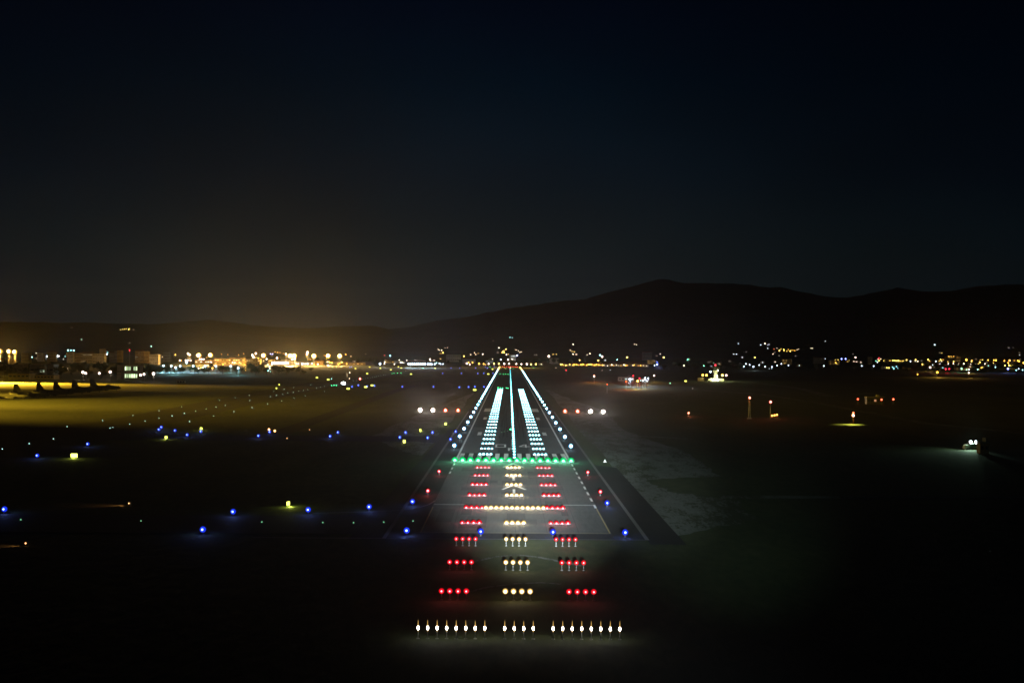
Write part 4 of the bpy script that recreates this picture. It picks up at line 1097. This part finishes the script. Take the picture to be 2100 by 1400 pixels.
# sheds on the airfield
building(362.5, 379, 780.2, 785, 'small low amber lit hut alone at the edge of the apron', wallA, D=F * 43 / (785.3 - hor(370)), rows=1, cols_=3, depth=5, name='hut')
building(1432, 1444, 775, 781, 'orange hut left of the floodlit tower', wallB, rows=1, cols_=3, depth=6, name='hut')
building(2010, 2028.5, 908.5, 930, 'brown cabin beside the lamp lit truck', brownm, rows=1, cols_=2, depth=4, name='cabin')
building(1778, 1812, 814.5, 829, 'dark shelter with a lit doorway between red lamps', dark_metal, rows=1, cols_=5, lit=(1, .45, .2), st=.35, frac=.5, depth=6, name='shelter')
building(1268, 1300, 773.5, 781, 'pale low hut with lamps right of the runway', wallC, rows=1, cols_=5, lit=(.6, .8, .85), st=1.2, frac=.5, depth=8, name='hut')

# ------------------------------------------------------------------ control tower and its lamps
def tower():
    D = F * 43 / (781.2 - hor(1466)); p = PD(1467, 780, D)
    r = empty('control_tower', (p.x, D, 0))
    MB().tube([(0, 0, 0), (0, 0, 3), (0, 0, 14)], [4.2, 3.2, 2.9], 12).obj('shaft', conc, r)
    g = MB().tube([(0, 0, 14), (0, 0, 15.2)], [3.2, 5.2], 12); g.obj('gallery', wallA, r)
    MB().tube([(0, 0, 15.2), (0, 0, 18.6)], [4.4, 5.0], 12).obj('cab_glass', glass_dark, r)
    MB().tube([(0, 0, 18.6), (0, 0, 19.4)], [5.4, 5.0], 12).obj('roof', roofg, r)
    a = MB().tube([(0, 0, 19.4), (0, 0, 23)], [.12, .08], 6).obj('antenna', metal, r)
    MB().ball((0, 0, 23.2), .95, 1, 10, 6).obj('beacon', EM(RED, 9), a)
    MB().box((0, -4.5, 1.8), (22, 7, 3.6)).obj('base_building', wallA, r)
    for x, z_, c, s_ in ((-8, 13.5, COOL, 1.5), (-5, 2.2, COOL, 1.9), (2.0, 2.2, COOL, 1.8), (1.6, 7.4, (1, .95, .6), 1.5), (2.8, 15.5, (1, .85, .5), 1.2)):
        q = MB().box((x, -8.3 if z_ < 5 else -5.3, z_ + .8), (.8, .5, .3)).ball((x, -8.9 if z_ < 5 else -5.9, z_), s_ * .62, 1, 10, 6)
        q.use(0)
        o = q.obj('floodlight', EM(c, 14), r)
    lightobj(r, 'POINT', 2e4, (.85, 1.0, .35), (-3, -13, 5), .6)
    lightobj(r, 'POINT', 1.3e4, (.9, 1.0, .45), (6, -11, 9), .6)
    return tag(r, 'floodlit control tower with a red beacon above its cab', 'control tower')


tower()
for k, (x, y, c, s_) in enumerate([(1441, 769, 'a', 1.25), (1448.5, 770.5, 'a', 1.25), (1481.2, 770.2, 'y', 1.35), (1489, 769.8, 'p', 1.1)]):
    D = 1850; p = PD(x, y, D)
    o = put(lamp_proto(c, 8, 9.0), (p.x, D, max(0, p.z - 8.8)), label='lamp post beside the control tower, %s from the left' % ORD[k], cat='street lamp', group='lamp posts by the control tower')
    for q in o.children:
        if q.name.startswith('lamp'): q.scale = (s_,) * 3; q.location = (0, 0, 8.8 * (1 - s_))
    lightobj(o, 'POINT', 1.2e4, LC[c], (0, -1.5, 8), .4)

# ------------------------------------------------------------------ obstacle masts
def lattice(x, yb, yt, label, lampc=(1.0, .12, .03), wd=1.1, dia=.7):
    D = F * 43 / (yb - hor(x)); p = PD(x, yt, D); H = p.z
    r = empty('lattice_mast', (p.x, D, 0))
    t = MB()
    legs = [(-wd / 2, -wd / 2), (wd / 2, -wd / 2), (wd / 2, wd / 2), (-wd / 2, wd / 2)]
    for a, c in legs: t.tube([(a, c, 0), (a * .6, c * .6, H - .6)], [.07, .05], 5)
    nseg = max(3, int(H / 1.6))
    for i_ in range(nseg):
        z0_, z1_ = (H - .6) * i_ / nseg, (H - .6) * (i_ + 1) / nseg
        for j in range(4):
            (a, c), (e, g) = legs[j], legs[(j + 1) % 4]
            f0, f1 = 1 - .4 * i_ / nseg, 1 - .4 * (i_ + 1) / nseg
            t.tube([(a * f0, c * f0, z0_), (e * f1, g * f1, z1_)], [.035, .035], 4)
    t.obj('lattice', metal, r)
    MB().box((0, 0, .15), (wd * 2.4, wd * 2.4, .3)).obj('footing', conc, r)
    MB().lamp((0, 0, H), dia * 1.3, 38).obj('beacon', [EM(tuple(q * .6 for q in lampc), 1.0), EM((1.0, max(.2, lampc[1] * 2), .15), 12)], r)
    lightobj(r, 'POINT', 900, lampc, (0, -1.2, H), .3)
    return tag(r, label, 'mast')


lattice(1537, 858, 815.5, 'tall lattice mast topped by an orange red lamp')
lattice(1580, 856, 824, 'slim mast with a red lamp above three low orange lights', RED, .4, .8)
lattice(1412, 853, 846.5, 'short post with a single orange lamp in the dark field', ORED, .4, .55)
lattice(738.5, 780, 776.5, 'short post with a bright red lamp beside the taxiway', RED, .5, 1.3)
lattice(265.9, 760, 718.2, 'tall slender mast with a red beacon in the left town', RED, .6, .1)
for k, (x, y, s_) in enumerate([(1583, 852, .62), (1588, 851.2, .62), (1593, 850.3, .62), (1759, 818.3, .75), (1785, 817, .6), (1807.5, 819.3, .8), (1831.5, 818.6, .85)]):
    r = lamp_proto('o', 10, 9.0)
    h = 1.9 if k < 3 else 4.2
    D = F * (43 - h) / (y - hor(x)); p = PD(x, y, D)
    key = ('post', h)
    rr0 = empty('obstacle_light', (p.x, D, 0))
    MB().tube([(0, 0, 0), (0, 0, h - s_ * .5)], [.07, .05], 6).obj('post', metal, rr0)
    MB().lamp((0, 0, h), s_ * 1.2, 40).obj('lamp', [EM((.7, .10, .0) if k < 3 else (.5, .02, .0), 1.0), EM((1.0, .45, .08) if k < 3 else (1.0, .12, .05), 8)], rr0)
    lightobj(rr0, 'POINT', 300 if k < 3 else 35, (1, .15, .05), (0, -1, h), .2)
    tag(rr0, ('low orange lamp under the slim red mast, %s of three from the left' % ORD[k]) if k < 3 else 'red lamp on a post at the dark shelter, %s of four from the left' % ORD[k - 3], 'obstacle light', 'low orange lamps' if k < 3 else 'red lamps around the shelter')

# post with a canopy lamp and its yellow pool on the grass
D = F * 43 / (869 - hor(1750)); p = PD(1750, 852, D)
r = empty('lamp_post', (p.x, D, 0))
MB().tube([(0, 0, 0), (0, 0, 5.2)], [.12, .09], 8).obj('pole', orange_paint, r)
MB().tube([(0, 0, 6.1), (0, 0, 6.35)], [1.4, 1.2], 14).obj('canopy', conc, r)
MB().ball((0, -.1, 6.75), .6, .6, 10, 6).obj('beacon', EM((1.0, .2, .08), 6), r)
MB().lamp((-.25, -.2, 5.1), .95, 42).obj('lamp', [EM((.8, .25, .08), 1.0), EM((1.0, .6, .4), 12)], r)
lightobj(r, 'SPOT', 2.6e4, (.95, .85, .10), (-.8, -1.5, 5.2), .2, spot=R(120), blend=.5, aim=(-.2, -.3, -1))
tag(r, 'orange lamp post with a round canopy over a yellow pool of light', 'lamp post')

# ------------------------------------------------------------------ vehicles
def wheels(r, xs, ys, rad, w_=.28):
    for x in xs:
        for y in ys:
            o = MB().tube([(x - w_ / 2, y, rad), (x + w_ / 2, y, rad)], [rad, rad], 14).obj('wheel', tyre, r)
            MB().tube([(x - w_ / 2 - .01, y, rad), (x + w_ / 2 + .01, y, rad)], [rad * .55, rad * .55], 10).obj('rim', metal, o)


def car(label, loc, rz, hd, st, energy, aim=(0, -1, -.02)):
    """small service car, front toward -y"""
    r = empty('service_car', loc, rz)
    b = MB(); prof = [(-2.1, .35), (-2.15, .8), (-1.2, .98), (-.5, 1.5), (1.3, 1.55), (2.05, 1.0), (2.1, .4)]
    q = len(b.v)
    for x in (-.88, .88):
        b.v += [(x * (.82 if z_ > 1.2 else 1), y, z_) for y, z_ in prof]
    nn = len(prof)
    b.face(list(range(nn))); b.face(list(range(2 * nn - 1, nn - 1, -1)))
    for k in range(nn): b.face([k, k + nn, (k + 1) % nn + nn, (k + 1) % nn])
    b.obj('body', carm, r)
    MB().quad([(-.66, -1.14, 1.06), (.66, -1.14, 1.06), (.6, -.58, 1.47), (-.6, -.58, 1.47)]).obj('windscreen', glass_dark, r)
    wheels(r, (-.8, .8), (-1.35, 1.35), .33)
    for x in (-.62, .62):
        MB().lamp((x, -1.6, .72), hd, 50).obj('headlight', [EM((.25, .5, .6), 1.0), EM((.9, .97, 1.0), st)], r)  # headlights swollen to include their painted glow
    MB().box((0, .3, 1.62), (1.0, .3, .14)).obj('roof_lightbar', EM((1.0, .5, .05), 2), r)
    lightobj(r, 'SPOT', energy, (.85, .95, 1.0), (0, -3.4, .9), .4, spot=R(7), blend=.7, aim=aim); lightobj(r, 'POINT', 9e3, (.85, .95, 1.0), (0, -4, 1.6), .4)
    return tag(r, label, 'car')


p = G(704, 787)
car('service car with dazzling white headlights stopped on the taxiway', (p.x, p.y, .05), -math.atan((p.x - CAM.x) / p.y), 2.0, 60, 2.0e6, (0, -1, .03))
# truck with work lamps at the right
p = G(1992, 921.5)
r = empty('utility_truck', (p.x, p.y, 0), R(8))
MB().box((-2.4, 0, 1.35), (1.9, 2.2, 1.7), taper=.9).box((-3.3, 0, .95), (.7, 2.1, .9)).obj('cab', carm, r)
MB().box((1.2, 0, 1.6), (5.0, 2.3, 2.0)).obj('box_body', wallC, r)
MB().quad([(-1.6, -1.01, 1.5), (-3.1, -1.01, 1.5), (-3.0, -.98, 2.05), (-1.7, -.98, 2.05)]).obj('side_window', glass_dark, r)
wheels(r, (-2.7, 2.4), (-.95, .95), .5)
for x in (-.3, 2.2):
    MB().tube([(x, 0, 2.6), (x, 0, 3.2)], [.06, .06], 6).ball((x, -.1, 3.4), .52, 1, 12, 8).obj('work_lamp', EM((.85, .93, 1.0), 26), r)
    lightobj(r, 'SPOT', 4e3, (.62, 1.0, .70), (x - .6, -.8, 3.5), .2, spot=R(150), blend=.6, aim=(-1, -.25, -.30))
tag(r, 'utility truck with two white work lamps lighting green grass', 'truck')
# second parked vehicle with tail of lamps by the pale hut
p = G(1322, 781)
r = empty('fire_engine', (p.x, p.y, 0))
MB().box((0, 0, 2.0), (9, 2.6, 2.6)).obj('body', carm, r)
MB().box((-5.2, 0, 1.7), (1.6, 2.5, 2.2), taper=.88).obj('cab', carm, r)
wheels(r, (-4.2, 0, 3.2), (-1.1, 1.1), .6)
MB().box((0, -.2, 3.6), (1.4, .8, .5)).obj('roof_lightbar', EM((.7, .9, 1), 5), r)
tag(r, 'pale emergency vehicle with lights beside the low hut', 'truck')
# small shielded lamps near the left taxiway that rake the ground with orange light
for k, (x, y, e, lb) in enumerate([(267, 1036, 1700, 'small hooded lamp throwing an orange streak on the ground'), (56, 1119, 900, 'small hooded lamp with a faint orange patch at the lower left'), (590, 901, 500, 'hooded lamp with a thin orange streak between blue lights'), (636, 883, 900, 'hooded lamp with an orange streak beyond the blue lights'), (565, 885.5, 900, 'hooded lamp glowing orange next to a blue light'),
                                 (553, 882.5, 300, 'tiny reddish hooded lamp just above a blue light')]):
    p = G(x, y)
    r = empty('hooded_lamp', (p.x, p.y, 0))
    MB().box((0, 0, .5), (.5, .18, .9)).box((-.12, 0, 1.0), (.8, .5, .08)).obj('hood', conc, r)
    MB().ball((-.35, -.1, .62), .13 if k < 4 else .5, 1, 8, 5).obj('lamp', EM((1, .45, .15), 8), r)
    lightobj(r, 'SPOT', e, (1.0, .38, .14), (-.7, -.2, .7), .05, spot=R(70), blend=.8, aim=(-1, -.08, -.10))
    tag(r, lb, 'ground lamp')
# white marker cone on the dirt
p = G(1240.5, 947)
r = empty('marker_cone', (p.x, p.y, .02))
MB().box((0, 0, .06), (1.3, .9, .12)).obj('base', white_p, r)
MB().tube([(0, 0, .12), (0, 0, 1.0)], [.35, .08], 10).obj('cone', white_p, r)
tag(r, 'small white marker cone on the grey soil right of the runway', 'marker')
# pale post behind the service car
p = G(711.8, 773.5)
r = empty('marker_post', (p.x, p.y, 0)); MB().box((0, 0, 3.2), (1.0, .6, 6.4)).obj('post', conc, r); MB().box((0, 0, 6.6), (1.3, .8, .3)).obj('cap', metal, r)
lightobj(r, 'POINT', 600, (1, .75, .4), (0, -3, 3), .2)
tag(r, 'pale upright post lit amber behind the dazzling car', 'post')
# ------------------------------------------------------------------ render settings
sc.view_settings.view_transform = 'Standard'
sc.view_settings.look = 'None'
sc.view_settings.exposure = 0
sc.view_settings.gamma = 1
sc.render.engine = 'CYCLES'
sc.cycles.use_denoising = True
sc.cycles.denoiser = 'OPENIMAGEDENOISE'
sc.cycles.denoising_prefilter = 'ACCURATE'
sc.cycles.max_bounces = 3
sc.cycles.diffuse_bounces = 1
sc.cycles.glossy_bounces = 2
sc.cycles.volume_bounces = 0
sc.cycles.transparent_max_bounces = 4
sc.cycles.sample_clamp_indirect = 2
sc.cycles.filter_width = 1.6
sc.cycles.use_light_tree = True
sc.cycles.use_adaptive_sampling = False
for r in [o for o in bpy.data.objects if o.get('_fresh')]:      # prototypes that were never placed
    for c in [q for q in bpy.data.objects if q.parent == r]:
        for g in [q for q in bpy.data.objects if q.parent == c]: bpy.data.objects.remove(g)
        bpy.data.objects.remove(c)
    bpy.data.objects.remove(r)
for o in bpy.data.objects:
    for k in ('_fresh',):
        if k in o: del o[k]
